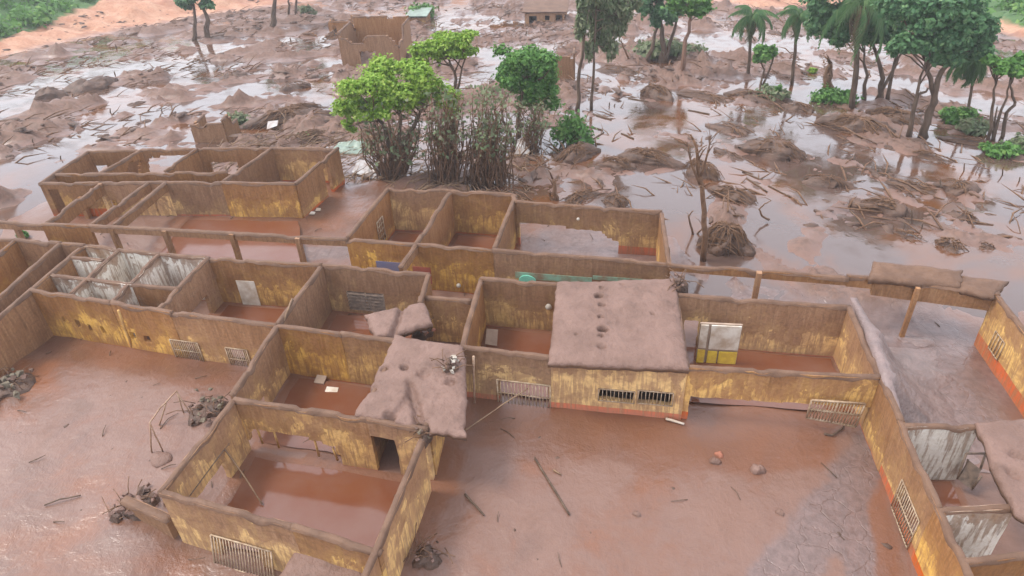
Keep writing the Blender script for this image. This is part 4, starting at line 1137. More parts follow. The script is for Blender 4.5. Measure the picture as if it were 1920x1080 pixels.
# ------------------------------------------------------------------ mud banks and debris
def heap(name, label, x, y, rx, ry, strands=0, seed=1, m='clod', group='muddy root and straw heaps', cat='debris heap', flat=.5, rot=0.0, sr=.03, hang_=.8, sm='root', rough=.35, strand_dir=None):
    """lump of mud and roots standing at (x, y): x,y is its middle; rx, ry its half size in the photograph"""
    p = G(x, y + ry * .55); k = pxm(p); rnd = random.Random(seed)
    root = empty(name, p); tag(root, label, cat, group)
    R = rx / k; H = max(.14, ry * (1.05 if strands >= 50 else .75) / k)
    z = gz(p.x, p.y)
    mb = MB().lump((p.x, p.y, min(p.z, z) - .05), R, R * flat, H, seed, 30, 12, rough + .15, rot)
    V = np.array(mb.v); n = (fbm(V[:, 0] * 1.6 + seed, V[:, 1] * 1.6 + V[:, 2] * 2, seed, 4, .6) - .5) * .75 * min(1, H + .1)
    V[:, 0] += n * .6; V[:, 1] += n * .5; V[:, 2] += n * .8; mb.v = [tuple(q) for q in V]
    hang(mb.build('mound', MT[m]), root)
    if strands:
        sb = MB()
        for i in range(strands):
            a = rnd.uniform(0, 6.28) if strand_dir is None else strand_dir + rnd.gauss(0, .5)
            r0 = rnd.uniform(0, .35); r1 = rnd.uniform(.75, 1.25)
            def sp(r, zz): 
                c, s = math.cos(rot), math.sin(rot); u = math.cos(a) * r * R; v = math.sin(a) * r * R * flat
                return Vector((p.x + u * c - v * s, p.y + u * s + v * c, p.z + zz))
            pts = [sp(r0, H * (.95 - .1 * r0) + rnd.uniform(0, .12)), sp(.45, H * .95 + rnd.uniform(0, .15)), sp(.8, H * .6 + rnd.uniform(-.05, .12)), sp(r1, H * rnd.uniform(-.1, .25))]
            if i % 2:
                u0 = rnd.uniform(-1, .4); u1 = u0 + rnd.uniform(.4, .9); vv_ = rnd.uniform(-.9, .9)
                def sq(u):
                    c, s = math.cos(rot), math.sin(rot); h = H * max(-.05, (1 - u * u) * (1 - vv_ * vv_ * .8)) + rnd.uniform(0, .1); x_ = u * R; y_ = vv_ * R * flat
                    return Vector((p.x + x_ * c - y_ * s, p.y + x_ * s + y_ * c, p.z + h))
                pts = [sq(u0), sq((u0 + u1) / 2), sq(u1)]
            q = wob(pts, .06, rnd, 2); rr_ = sr * rnd.uniform(.5, 1.5)
            sb.tube(q, [rr_ * (1.1 - .7 * j / (len(q) - 1)) for j in range(len(q))], 4)
        hang(sb.build('roots', MT[sm]), root)
    return root

def mudbank(label, line, offs, seed, name='mud_bank', m='ground_bank', h0=None):
    """bank of mud heaped along a line of points; offs: [(distance to the right of the line, height)]"""
    pts = []; 
    for i in range(len(line) - 1):
        for k in range(14): pts.append(line[i].lerp(line[i + 1], k / 14))
    pts.append(line[-1]); mb = MB(); K = len(offs); N = len(pts)
    for i, q in enumerate(pts):
        t = pts[min(i + 1, N - 1)] - pts[max(0, i - 1)]; n = Vector((t.y, -t.x, 0)).normalized()
        fe = min(1, i / 10, (N - 1 - i) / 16)
        for (o, h) in offs:
            o2 = o * (1 + .35 * (float(fbm(np.float64(i * .25), np.float64(o + seed), seed, 2)) - .5))
            v = Vector((q.x, q.y, 0)) + n * o2
            v.z = (ZT - .12 + (h - ZT + .12) * fe if h > 1.8 and o > -.2 else h * fe) + (float(fbm(v.x * 1.8, v.y * 1.8, seed + 3, 5, .62)) - .5) * .55 * min(1, max(.05, h * 1.2) if o < -.2 else .25) * fe
            mb.v.append(tuple(v))
    for i in range(N - 1):
        for k in range(K - 1): mb.f.append((i * K + k, i * K + k + 1, (i + 1) * K + k + 1, (i + 1) * K + k)); mb.m.append(0)
    o = mb.build(name, MT['crust_grey']); tag(o, label, 'mud bank', None); return o
MT['crust_grey'] = mat_simple('wet_grey_silt', (.21, .148, .132), (.15, .108, .098), 1.6, .38, .9, .5, bd=.08)
mudbank('grey wet mud heaped against and over the hall wall', [P(1602, 553, ZT), P(1634, 640, ZT), P(1660, 712, ZT), P(1688, 775, ZT)], [(.12, 1.9), (.10, 2.28), (-.12, 2.36), (-.35, 2.22), (-.6, 1.85), (-.9, 1.45), (-1.2, 1.1), (-1.6, .75), (-2.0, .45), (-2.5, .2), (-3.0, .02), (-3.3, -.3)], 5)
heap('mud_mound', 'low mud ring around the foot of the lone pillar', 1716, 636, 34, 10, 0, 71, 'crust_grey', None, 'mud mound')

# root wads, straw and mud heaps on the plain: each where the photograph shows it
HS = [
 ('root wad with hanging roots, below the leaning pink trunk', 1232, 172, 38, 20, 60, 101), ('largest splayed root wad at the foot of the leaning palm', 1602, 232, 56, 24, 110, 102),
 ('long straw covered hump lying on bright water', 1448, 277, 62, 26, 70, 103), ('rounded dark hump nearest the orange pool', 1550, 335, 44, 20, 30, 104),
 ('long flat ridge upstream of the straw hump', 1372, 240, 50, 12, 20, 105), ('tangled bundle of sticks and straw behind the dead trunk', 1316, 315, 44, 24, 80, 106),
 ('loose stick pile beyond the draped root ball', 1376, 362, 42, 16, 50, 107), ('tall root ball draped in straw against the dead trunk', 1358, 440, 46, 44, 140, 108),
 ('straw heap in the middle of the right hand mud field', 1652, 385, 46, 20, 60, 109), ('clump of broken stems by the stump posts', 1795, 345, 34, 24, 40, 110),
 ('slanting oblong mud hump near the picture edge', 1806, 402, 28, 13, 15, 111), ('straw hump beside thin stakes', 1782, 455, 26, 18, 40, 112),
 ('small oval mud hump close to the picture edge', 1848, 458, 14, 12, 8, 113), ('broad tangle of branches beyond the rear rooms', 1215, 292, 56, 20, 90, 114),
 ('pair of rounded brown humps near the green shrub patch', 1500, 198, 34, 15, 30, 115), ('muddy log tangle behind the rear room wall', 1155, 372, 28, 18, 40, 116),
 ('low straw litter along the rear room wall', 1085, 370, 46, 9, 50, 117), ('root pile under the leafy bush past the thicket', 1080, 285, 52, 20, 90, 118),
 ('flat brush pile beside the leafy bush', 1160, 305, 34, 14, 50, 119), ('tall pointed mud hump on the open plain', 92, 168, 26, 26, 0, 120),
 ('wide conical mud hump beside the pointed one', 170, 152, 40, 26, 0, 121), ('rounded hump on the open plain, farthest along the pale stream', 440, 138, 24, 15, 8, 122),
 ('small hump at the edge of the pale stream', 252, 192, 22, 9, 0, 123), ('boulder like hump beside the pale stream', 268, 224, 22, 12, 0, 124),
 ('long hump below the tall ruined wall', 552, 158, 30, 16, 12, 125), ('wide mound of broken branches and bricks behind the rear block', 545, 215, 80, 24, 130, 126),
 ('straw litter against the rear block wall', 560, 262, 70, 12, 120, 127), ('flat islet of mud near the feathery tree', 1158, 128, 44, 12, 20, 128),
 ('sloping mud island around the palm pair', 1420, 178, 62, 16, 40, 129), ('long low hump at the waterline under the tallest tree', 1748, 292, 44, 12, 40, 130),
 ('tangle of roots on the bank between palm and tallest tree', 1680, 215, 50, 16, 80, 131), ('low root bank near the crooked trees', 1840, 268, 60, 10, 40, 132),
 ('muddy ridge beside the dark islet', 1330, 180, 60, 10, 20, 133), ('dark straw hump left of the forked dark tree', 1065, 165, 30, 8, 10, 134),
 ('small ridge in the clay coloured pool', 1365, 290, 40, 9, 16, 135), ('low ridge near the stakes', 1700, 440, 36, 10, 25, 136),
 ('low broken mud ridge in the right hand mud field', 1720, 350, 40, 12, 25, 137), ('dark hump beside slim trunks', 455, 45, 26, 9, 6, 138),
 ('grey hump beneath the forked tree near the red bank', 395, 70, 40, 7, 6, 139), ('round dark hump on the pale channel', 1455, 60, 20, 7, 4, 140), ('dark islet near the palm pair', 1380, 108, 22, 9, 20, 141)]
for (lb, x, y, rx, ry, ns, sd) in HS:
    heap('debris_heap' if ns > 8 else 'mud_mound', lb, x, y, rx, ry, ns, sd, 'clod', rot=(-.8 if x > 1100 else .7) + (sd % 5) * .12, cat='debris heap' if ns > 8 else 'mud mound', group='muddy heaps on the flooded plain', flat=.45 if rx > 1.6 * ry else .8, sr=.02 if y > 250 else .028)
# dead trunk with broken top
def logs(name, label, pts, r, m='wood', cat='log', group=None, seed=1, parts=None, taper=.75, n=7):
    rnd = random.Random(seed); q = wob([Vector(p) for p in pts], r * .35, rnd, 3)
    o = MB().tube(q, [r * (1 - (1 - taper) * i / (len(q) - 1)) * rnd.uniform(.92, 1.08) for i in range(len(q))], n).build(name, MT[m]); tag(o, label, cat, group); return o
def deadtree(label, bx, by, trunks, seed, name='dead_tree', n=10):
    b_ = G(bx, by); k = pxm(b_); rnd = random.Random(seed); root = empty(name, b_); tag(root, label, 'dead tree', None); mb = MB(); br = MB()
    for pl, r in trunks:
        pts = [D(x, y, b_) for x, y in pl]; q = wob(pts, r / k * .5, rnd, 3)
        mb.tube(q, [r / k * (1.15 - .75 * i / (len(q) - 1)) for i in range(len(q))], 7)
        for _ in range(n):
            e = rnd.choice(q[len(q) // 2:]); t = e + Vector((rnd.uniform(-.6, .6), rnd.uniform(-.4, .4), rnd.uniform(.0, .8)))
            br.tube([e, e.lerp(t, .5) + Vector((0, 0, .1)), t], [r / k * .35, r / k * .25, r / k * .1], 4)
    hang(mb.build('trunk', MT['root']), root)
    if n:
        bo = br.build('twigs', MT['root']); bo['kind'] = 'stuff'; hang(bo, root)
    return root
deadtree('dead mud coated trunk with bare twigs beside the draped root ball', 1318, 490, [([(1318, 492), (1322, 420), (1316, 350), (1308, 300), (1300, 262)], 5.2), ([(1312, 345), (1296, 310), (1290, 275)], 2.5), ([(1314, 330), (1326, 290), (1332, 262)], 2.2)], 5)
deadtree('short jagged stump in the mud behind the rear rooms', 1042, 376, [([(1042, 378), (1040, 355), (1036, 335)], 5), ([(1036, 378), (1030, 365)], 4)], 6, 'stump', 3)
deadtree('dark wrapped stump standing alone beside the shrub patch', 1556, 178, [([(1560, 180), (1556, 150), (1558, 118)], 8), ([(1548, 176), (1548, 145), (1556, 120)], 6)], 7, 'stump', 4)
deadtree('curled driftwood root by the dead trunk', 1300, 440, [([(1302, 444), (1296, 430), (1292, 405), (1300, 395)], 2.4), ([(1302, 444), (1316, 430), (1320, 415)], 2)], 8, 'driftwood', 2)
deadtree('ring of bent branch sticking out of the water', 1436, 418, [([(1442, 412), (1428, 405), (1424, 392), (1434, 382), (1446, 376)], 2)], 9, 'driftwood', 1)
deadtree('leaning bare pole tree under the feathery foliage', 1184, 122, [([(1185, 124), (1172, 95), (1162, 74)], 2)], 10, 'pole_stump', 1)
# stakes, stumps and sticks standing in the mud
ST = [(855, 142, 7), (218, 92, 9), (205, 212, 8), (216, 140, 6), (60, 270, 10), (1143, 200, 8), (1882, 330, 14), (1912, 342, 10), (1766, 358, 22), (1808, 322, 16), (1698, 428, 12), (1712, 420, 28), (1730, 430, 12), (985, 70, 12), (628, 68, 9), (545, 78, 8), (822, 18, 12), (655, 60, 6), (112, 300, 8), (190, 262, 6), (300, 210, 6), (1210, 92, 10), (1150, 200, 5), (1015, 62, 9)]
for i, (x, y, h) in enumerate(ST):
    p = G(x, y); t = D(x + RNG.uniform(-3, 4), y - h, p); p.z -= .2
    logs('stake', 'thin broken stake standing upright in the mud plain', [p, p.lerp(t, .5), t], 1.5 / pxm(p), 'bark', 'stake', 'stakes standing in the mud', i, taper=.7, n=5)
for i, (x0, y0, x1, y1, r, lb) in enumerate((
 (1112, 216, 1146, 226, 2.2, 'dark branch floating nearest the feathery tree'), (1100, 238, 1130, 246, 1.8, 'branch just above the leafy bush root pile'), (1112, 262, 1132, 250, 1.6, 'upward slanting stick beside the leafy bush'),
 (1165, 252, 1188, 262, 1.8, 'short split log on bright water above the branch tangle'), (1392, 324, 1440, 345, 1.6, 'upper of two parallel logs behind the stick bundle'), (1400, 336, 1438, 362, 1.8, 'lower of two parallel logs behind the stick bundle'),
 (1178, 186, 1215, 192, 1.5, 'thin pole pointing at the root wad with hanging roots'), (1290, 208, 1330, 216, 1.5, 'pale stick on the water past the root wad'), (940, 300, 975, 296, 2, 'log at the thicket end by the wrecked sheet'), (1440, 350, 1482, 372, 1.4, 'long thin log near the bent branch ring'))):
    a, b = G(x0, y0, .06), G(x1, y1, .08)
    logs('drift_log', lb, [a, a.lerp(b, .5), b], r / pxm(a), 'bark', 'log', 'floating branches', i + 50, n=5)
# ------------------------------------------------------------------ far ruins
def ruin(name, label, x0, x1, yb, yt, depth_, segs, seed, dado=0, mud=.6, roof=None, door=(), group='scattered ruined houses', kindm=None):
    """stump of a house: walls round a rectangle whose front foot runs from (x0, yb) to (x1, yb); segs: heights (0..1) of front, right, back, left"""
    a, b = G(x0, yb), G(x1, yb + (kindm or 0)); H = (yb - yt) / pxm(a)
    root = empty(name, a.lerp(b, .5)); tag(root, label, 'ruin', group)
    n = Vector((-(b.y - a.y), b.x - a.x, 0)).normalized() * depth_
    c = [a, b, b + n, a + n]; gz0 = min(q.z for q in c)
    for i, h in enumerate(segs):
        if h <= 0: continue
        A, B = c[i].copy(), c[(i + 1) % 4].copy()
        L = (B - A).length
        ops = [('m', u0 * L, u1 * L, gz0 + z0 * H, gz0 + z1 * H) for (w, u0, u1, z0, z1) in door if w == i]
        W(root, A, B, ops, mud=mud, dado=0, base_z=gz0 - .4, top=gz0 + H * h, ragged=3.4 if roof is None else 0, step=.3, cap=roof is None)
    if roof:
        zz = gz0 + H * 1.02; cc = [Vector((q.x, q.y, zz)) for q in c]; m_ = (cc[0] + cc[2]) / 2
        cc = [q + (q - m_).normalized() * .5 for q in cc]; cc[2].z += .25; cc[3].z += .25
        board('roof', root, cc, .12, roof)
    return root
ruin('ruined_house', 'tallest brown roofless house shell standing alone on the plain', 645, 752, 128, 55, 5.0, (.82, .9, .95, .9), 3, mud=1.3, door=[(0, .32, .6, -.2, .45), (0, .66, .95, -.2, .25)])
ruin('ruined_hut', 'small reddish hut shell just beyond the tallest house shell', 620, 664, 64, 38, 3.0, (.9, .9, .9, .9), 4, mud=.8, door=[(0, .12, .3, .1, .7), (0, .6, .75, .2, .7)])
ruin('ruined_house', 'flat roofed low house at the far side of the plain', 985, 1058, 44, 24, 4.0, (.95, .95, .95, .95), 5, mud=.45, roof='cap', door=[(0, .1, .3, .0, .7), (0, .5, .62, .3, .75), (0, .78, .95, -.1, .8)])
ruin('shed', 'small shed with pale green roof beside a bush', 768, 798, 42, 31, 2.4, (.8, .8, .8, .8), 6, mud=.3, roof='rag', group='scattered ruined houses')
ruin('wall_stump', 'collapsed brown wall stump behind the deep green tree', 1036, 1076, 150, 98, 2.2, (.85, .95, .6, 0), 8, mud=1.2)
ruin('broken_wall', 'broken clay brick wall corner standing behind the rear block', 368, 428, 268, 216, 2.0, (.75, .9, .0, .8), 9, mud=1.1)
ruin('wall_stump', 'low rubble wall line left of the small reddish hut', 570, 618, 70, 58, 1.5, (.7, .6, 0, .4), 10, mud=.8)
ruin('wall_stump', 'low rubble wall beside the flat roofed house', 920, 982, 54, 42, 2.0, (.6, .7, .4, .3), 11, mud=.9)
# ------------------------------------------------------------------ things in and round the ruin
def sit(x, y, z=0.0): 
    p = G(x, y); p.z = gz(p.x, p.y) + z; return p
def rubble(label, x, y, rx, ry, n, seed, m='rock', z=0, size=.2, group='rubble piles'):
    c = P(x, y, z) if z else sit(x, y); k = pxm(c); rnd = random.Random(seed); root = empty('rubble_pile', c); tag(root, label, 'rubble', group)
    mb = MB().lump((c.x, c.y, c.z - .08), rx / k * .8, ry / k * 1.1, .28, seed, 16, 6, .5); hang(mb.build('mound', MT['clod']), root)
    for i in range(n):
        q = c + Vector((rnd.gauss(0, .42) * rx / k, rnd.gauss(0, .42) * ry / k * 1.4, rnd.uniform(.05, .35)))
        s = size * rnd.uniform(.5, 1.4); rot = Matrix.Rotation(rnd.uniform(0, 6), 3, 'Z') @ Matrix.Rotation(rnd.uniform(-.7, .7), 3, 'X')
        bx_ = MB().box(q, s, s * rnd.uniform(.5, .9), s * rnd.uniform(.35, .7), rot, taper=rnd.uniform(.6, .95)); bx_.v = [tuple(c_ + rnd.uniform(-.17, .17) * s for c_ in v_) for v_ in bx_.v]
        hang(bx_.build('stone', MT[rnd.choice([m, m, 'crust', 'clod'])], None, False), root)
    sb = MB()
    for i in range(14):
        a = c + Vector((rnd.uniform(-1, 1) * rx / k, rnd.uniform(-1, 1) * ry / k, .1)); b = a + Vector((rnd.uniform(-.6, .6), rnd.uniform(-.6, .6), rnd.uniform(.0, .35))); sb.tube([a, a.lerp(b, .5) + Vector((0, 0, .1)), b], .015, 4)
    tw = sb.build('twigs', MT['root']); tw['kind'] = 'stuff'; hang(tw, root)
rubble('heap of grey green rubble on the near yard mud at the picture edge', 14, 730, 46, 48, 34, 1)
rubble('straw and rubble heap beside the bent steel frame', 392, 772, 42, 30, 40, 2, 'rock', size=.15)
rubble('broken masonry at the fallen corner of the front room', 262, 950, 38, 34, 30, 3, 'crust')
rubble('pale rubble knot lying on the sagging roof slab', 845, 690, 16, 14, 16, 4, 'chalk', z=ZT + .18, size=.14)
rubble('small debris knot in the crack between two slabs', 800, 812, 14, 20, 12, 5, 'rock', z=ZT - .3, size=.12)
rubble('brick and straw litter in front of the slab edge', 790, 622, 26, 12, 16, 6, 'brick', z=1.2, size=.14)
rubble('roots and mud clods at the front wall foot near the picture bottom', 800, 1050, 30, 26, 10, 7, 'crust', size=.1)
rubble('mud clods where the roof beam meets the whole slab', 1275, 535, 16, 16, 10, 8, 'crust', z=ZT + .05, size=.2)
# low broken wall lying outside the fallen corner
rbw = empty('broken_wall', sit(290, 990)); tag(rbw, 'low broken stub of wall lying outside the fallen front corner', 'wall stub')
W(rbw, sit(250, 962), sit(334, 1006), mud=.5, top=.95, base_z=-.3, ragged=.8, th=.24)
# steel tripod frames standing in the left yard
rt = empty('goal_frame', sit(300, 840)); tag(rt, 'bent thin steel frame like a small goal in the near yard', 'steel frame')
zb = gz(*sit(285, 848).xy)
A1, A2, A3 = sit(283, 848, -.1), sit(306, 848, -.1), D(281, 792, sit(283, 848)); B3 = D(331, 733, sit(345, 770)); B1, B2 = sit(345, 776, -.1), sit(358, 778, -.1); Cx = sit(296, 800, -.1)
for a, b in ((A1, A3), (A2, A3), (A3, D(300, 765, sit(312, 800))), (D(300, 765, sit(312, 800)), B3), (B3, B1), (B3, B2), (D(312, 752, sit(320, 790)), Cx)): hang(MB().tube(wob([a, b], .015, RNG, 3), .026, 5).build('bar', MT['rust']), rt)
tag(MB().lump(tuple(sit(302, 862, -.03)), .42, .3, .16, 5, 14, 6, .3).build('mud_lump', MT['crust']), 'smooth rounded mud lump at the foot of the bent steel frame', 'mud lump')
# poles, planks, sticks
PO = [
 ('leaning_pole', 'ochre pole leaning on the vented wall', [P(222, 582, ZT), sit(248, 652)], .05, 'pole', 'pole'),
 ('leaning_pole', 'thin pole propped in the yard corner under the end wall', [P(44, 605, 1.2), sit(60, 640)], .04, 'pole', 'pole'),
 ('leaning_pole', 'bent pale cable hanging over the wall between two front rooms', [P(548, 560, ZT + .1), P(536, 590, ZT + .05), P(527, 622, 1.8), P(530, 652, 1.0)], .035, 'wood', 'pole'),
 ('long_pole', 'long straight pole slanting from the slab to the barred window', [P(873, 806, .9), P(945, 757, .8), P(990, 728, .95)], .025, 'wood', 'pole'),
 ('long_pole', 'thin rod leaning across the red water in the front room', [P(413, 832, 1.3), P(452, 884, .8), P(492, 946, .1)], .028, 'wood', 'pole'),
 ('branch', 'long dark stick lying in the open front yard', [sit(1003, 862, .05), sit(1040, 925, .07), sit(1068, 968, .05)], .035, 'bark', 'stick'),
 ('branch', 'short dark stick beside the front room wall', [sit(872, 930, .05), sit(892, 952, .06), sit(908, 970, .05)], .035, 'bark', 'stick'),
 ('branch', 'small pale stick near the long dark stick', [sit(1038, 884, .04), sit(1052, 893, .05)], .03, 'wood', 'stick'),
 ('branch', 'forked twig lying in the near yard', [sit(85, 950, .05), sit(115, 940, .1), sit(152, 930, .05)], .025, 'bark', 'stick'),
 ('pipe', 'whitish pipe lying at the foot of the yellow front wall', [sit(1248, 790, .08), sit(1282, 800, .08)], .05, 'white', 'pipe'),
 ('branch', 'curved dark branch in the mud below the tilted grille', [sit(1545, 815, .05), sit(1560, 820, .08), sit(1582, 802, .06)], .035, 'bark', 'stick'),
 ('downpipe', 'rusty drain pipe on the wall beside the barred opening', [P(888, 668, ZT - .1), P(890, 757, 0)], .045, 'rust', 'pipe')]
for i, (nm, lb, pts, r, m, ct) in enumerate(PO): logs(nm, lb, pts, r, m, ct, None, 80 + i, taper=.8, n=6)
# tilted window grille hanging in the wide opening
rg = empty('fallen_grille', sit(1565, 790)); tag(rg, 'rusty window grille hanging askew in the wide opening', 'window grille')
c = [P(1522, 750, 1.35), P(1622, 757, 1.35), P(1604, 800, .25), P(1512, 783, .35)]; mb = MB()
for i in range(17): t = i / 16; mb.tube([c[0].lerp(c[1], t), c[3].lerp(c[2], t)], .022 if i not in (0, 16, 8) else .04, 4)
for j in range(3): t = j / 2; mb.tube([c[0].lerp(c[3], t), c[1].lerp(c[2], t)], .04, 4)
hang(mb.build('bars', MT['iron']), rg)
# boards and panels
def loose(name, label, corners, th, m, cat): return tag(board(name, None, corners, th, m), label, cat)
loose('board', 'pale grey brown board leaning in the dark room beside the whole slab', [P(910, 645, .25), P(932, 648, .25), P(934, 618, .75), P(913, 616, .75)], .05, 'panel', 'board')
loose('board', 'dark sunken slab on the red floor of the room with the yellow patch', [sit(590, 722, .06), sit(608, 725, .06), sit(618, 705, .12), sit(600, 702, .12)], .06, 'panel', 'board')
loose('paper', 'crumpled pale sheet on the red floor of the room with the yellow patch', [sit(610, 738, .06), sit(632, 742, .06), sit(636, 732, .1), sit(614, 729, .07)], .015, 'white', 'sheet')
loose('tile', 'white plate lying at the edge of the wide opening', [sit(1296, 750, .25), sit(1312, 752, .25), sit(1311, 743, .3), sit(1297, 741, .3)], .05, 'white', 'plate')
loose('sheet', 'pale sheet caught among straw behind the rear block', [sit(502, 250, .35), sit(524, 254, .4), sit(526, 244, .55), sit(506, 242, .6)], .02, 'zinc', 'sheet')
loose('sheet', 'bent pale metal sheet beside the thicket', [sit(660, 325, .15), sit(705, 338, .1), sit(702, 312, .45), sit(672, 308, .4)], .02, 'zinc', 'sheet')
loose('sheet', 'whitish wrecked sheet between thicket and leafy bush', [sit(965, 290, .1), sit(992, 298, .1), sit(998, 262, .9), sit(975, 268, .8)], .03, 'zinc', 'sheet')
loose('paper', 'first small white scrap on the brown yard by the rear block', [sit(580, 404, .05), sit(590, 404, .05), sit(592, 400, .06), sit(584, 399, .06)], .02, 'white', 'scrap')
loose('paper', 'second small white scrap on the brown yard by the rear block', [sit(592, 397, .05), sit(601, 397, .05), sit(602, 393, .06), sit(594, 392, .06)], .02, 'white', 'scrap')
rk = empty('wall_panel', sit(1342, 684)); tag(rk, 'mud stained white and yellow panel standing in the far classroom', 'panel')
ka, kb = sit(1303, 683), sit(1379, 687); up = (D(1303, 608, ka).z - ka.z)
kd = (kb - ka); kd.z = 0; kn = Vector((-kd.y, kd.x, 0)).normalized()
def kp(u, z, o=0): return Vector((ka.x + kd.x * u, ka.y + kd.y * u, ka.z + z * up)) + kn * o
hang(MB().box(kp(.5, .5, .08), kd.length, .08, up, Matrix.Rotation(math.atan2(kd.y, kd.x), 3, 'Z')).build('body', MT['panel'], None, False), rk)
for u0, u1, z0, z1, m_, nm in ((.02, .20, .42, .98, 'white', 'panel_board'), (.27, .98, .40, .98, 'white', 'panel_board'), (.02, .20, .05, .36, 'yellow', 'panel_board'), (.27, .50, .05, .34, 'yellow', 'panel_board'), (.54, .98, .05, .34, 'yellow', 'panel_board')):
    hang(board(nm, None, [kp(u0, z0, .03), kp(u1, z0, .03), kp(u1, z1, .03), kp(u0, z1, .03)], .05, m_), rk)
def sheet(name, label, poly, m, dz, inner=None):
    """pool lying in a room or hollow: fan of a ragged outline"""
    pts = [Vector(q) for q in poly]; out = []
    for i in range(len(pts)):
        a, b = pts[i], pts[(i + 1) % len(pts)]
        n_ = max(2, int((b - a).length / .35))
        for k in range(n_):
            q = a.lerp(b, k / n_); c_ = sum(pts, Vector()) / len(pts); v = (c_ - q)
            q = q + v * (.14 * float(fbm(np.float64(q.x * .9), np.float64(q.y * .9), 7, 3)) - .05)
            out.append((q.x, q.y, dz))
    c_ = sum(pts, Vector()) / len(pts); mb = MB()
    mb.v = [(c_.x, c_.y, dz)] + out; mb.f = [(0, i + 1, (i + 1) % len(out) + 1) for i in range(len(out))]; mb.m = [0] * len(out)
    o = mb.build(name, MT[m]); tag(o, label, None, kind='structure'); return o
def room(nm, lb, corners, m='pool', dz=.035): return sheet(nm, lb, [P(x, y, ZT) for x, y in corners], m, dz)
room('pool', 'red clay water filling the front room', [(445, 765), (770, 815), (700, 1000), (335, 920)], dz=.055)
room('pool', 'red clay water in the room with the yellow patch', [(535, 620), (720, 645), (670, 770), (455, 738)], dz=.05)
room('pool', 'red clay water in the classroom with the louvred window', [(612, 505), (795, 520), (760, 625), (545, 605)], dz=.05)
room('pool', 'red clay water in the dark room', [(908, 530), (1045, 540), (1028, 660), (880, 645)], dz=.06)
room('pool', 'red clay water in the far classroom', [(1280, 560), (1588, 582), (1628, 680), (1300, 664)], dz=.045)
room('pool', 'red clay water in the classroom with the white board', [(400, 490), (595, 503), (520, 600), (320, 575)], dz=.05)
room('pool', 'red clay water in the first rear room', [(735, 362), (838, 364), (782, 448), (665, 440)], dz=.05)
room('pool', 'red clay water in the middle rear room', [(852, 364), (958, 372), (920, 460), (795, 452)], dz=.05)
room('pool', 'brown water in the yard before the rear block', [(330, 350), (545, 352), (560, 440), (260, 425)], dz=.40)
room('pool', 'dark water in the flooded washroom', [(1712, 805), (1828, 806), (1895, 945), (1770, 948)], dz=.06)
# crumpled green sheeting
def tarp(label, x, y, rx, ry, seed, m='rag', name='tarpaulin'):
    c = sit(x, y); k = pxm(c); mb = MB(); n = 14
    for j in range(n + 1):
        for i in range(n + 1):
            u, v = i / n * 2 - 1, j / n * 2 - 1
            q = Vector((c.x + u * rx / k, c.y + v * ry / k * 2, c.z + .15 + .9 * (float(fbm(np.float64(u * 2 + seed), np.float64(v * 2), seed, 4)) - .25) * (1 - max(abs(u), abs(v)) ** 3)))
            mb.v.append(tuple(q))
    for j in range(n):
        for i in range(n): mb.f.append((j * (n + 1) + i, j * (n + 1) + i + 1, (j + 1) * (n + 1) + i + 1, (j + 1) * (n + 1) + i)); mb.m.append(0)
    o = mb.build(name, MT[m]); md = o.modifiers.new('thick', 'SOLIDIFY'); md.thickness = .03; tag(o, label, 'tarpaulin'); return o
tarp('crumpled pale green sheeting behind the rear block corner', 655, 282, 32, 14, 3)
tarp('torn pale sheeting in the thicket foot water', 702, 330, 20, 8, 5, 'zinc')
# broken desk in the flooded washroom
rd = empty('broken_desk', P(1830, 900, 0)); tag(rd, 'dark broken desk frame tipped in the flooded washroom', 'desk')
c = [P(1795, 898, .5), P(1822, 918, .25), P(1838, 880, .8), P(1815, 862, 1.0)]
hang(board('top', None, c, .05, 'dark'), rd)
for a, b in ((c[0], P(1812, 850, 1.3)), (c[1], P(1840, 893, .9)), (c[2], P(1848, 850, 1.3)), (c[3], P(1806, 900, 0)), (P(1812, 850, 1.3), P(1848, 850, 1.3)), (c[0], c[2])): hang(MB().tube([a, b], .035, 5).build('leg', MT['dark']), rd)
for (x0, y0, x1, y1) in ((1740, 842, 1732, 872), (1812, 842, 1798, 880)):
    logs('table_leg', 'bent steel leg standing in the flooded washroom' if x0 < 1800 else 'long bent steel leg beside the broken desk', [P(x0, y0, 1.2), P(x1, y1, .2)], .035, 'dark', 'steel leg', None, x0)
# small white fixtures and bits
def knob(label, p, r, m='chalk', name='lamp_globe', cat='lamp globe'):
    mb = MB(); n = 10
    for j in range(7):
        t = math.pi * j / 6
        for i in range(n):
            a = 2 * math.pi * i / n; mb.v.append((p.x + r * math.sin(t) * math.cos(a), p.y + r * .8 * math.sin(t) * math.sin(a), p.z + r * (1.15 if t < 1.5 else .85) * math.cos(t)))
    for j in range(6):
        for i in range(n): mb.f.append((j * n + i, (j + 1) * n + i, (j + 1) * n + (i + 1) % n, j * n + (i + 1) % n)); mb.m.append(0)
    return tag(mb.build(name, MT[m]), label, cat)
knob('white basin like globe on the back wall of the dark room', onwall(wS, 1030, 571, .1), .13, name='wall_basin', cat='basin')
knob('white hooded fitting on the corridor wall near the red band', onwall(wL4b, 862, 532, .08), .1, name='wall_fitting', cat='fitting')
knob('small white fitting in the corner of the first rear room', sit(735, 418, .3), .11, name='wall_fitting', cat='fitting')
knob('white round fixture above the broken rear opening', P(1084, 411, 1.9), .07, name='wall_fitting', cat='fitting')
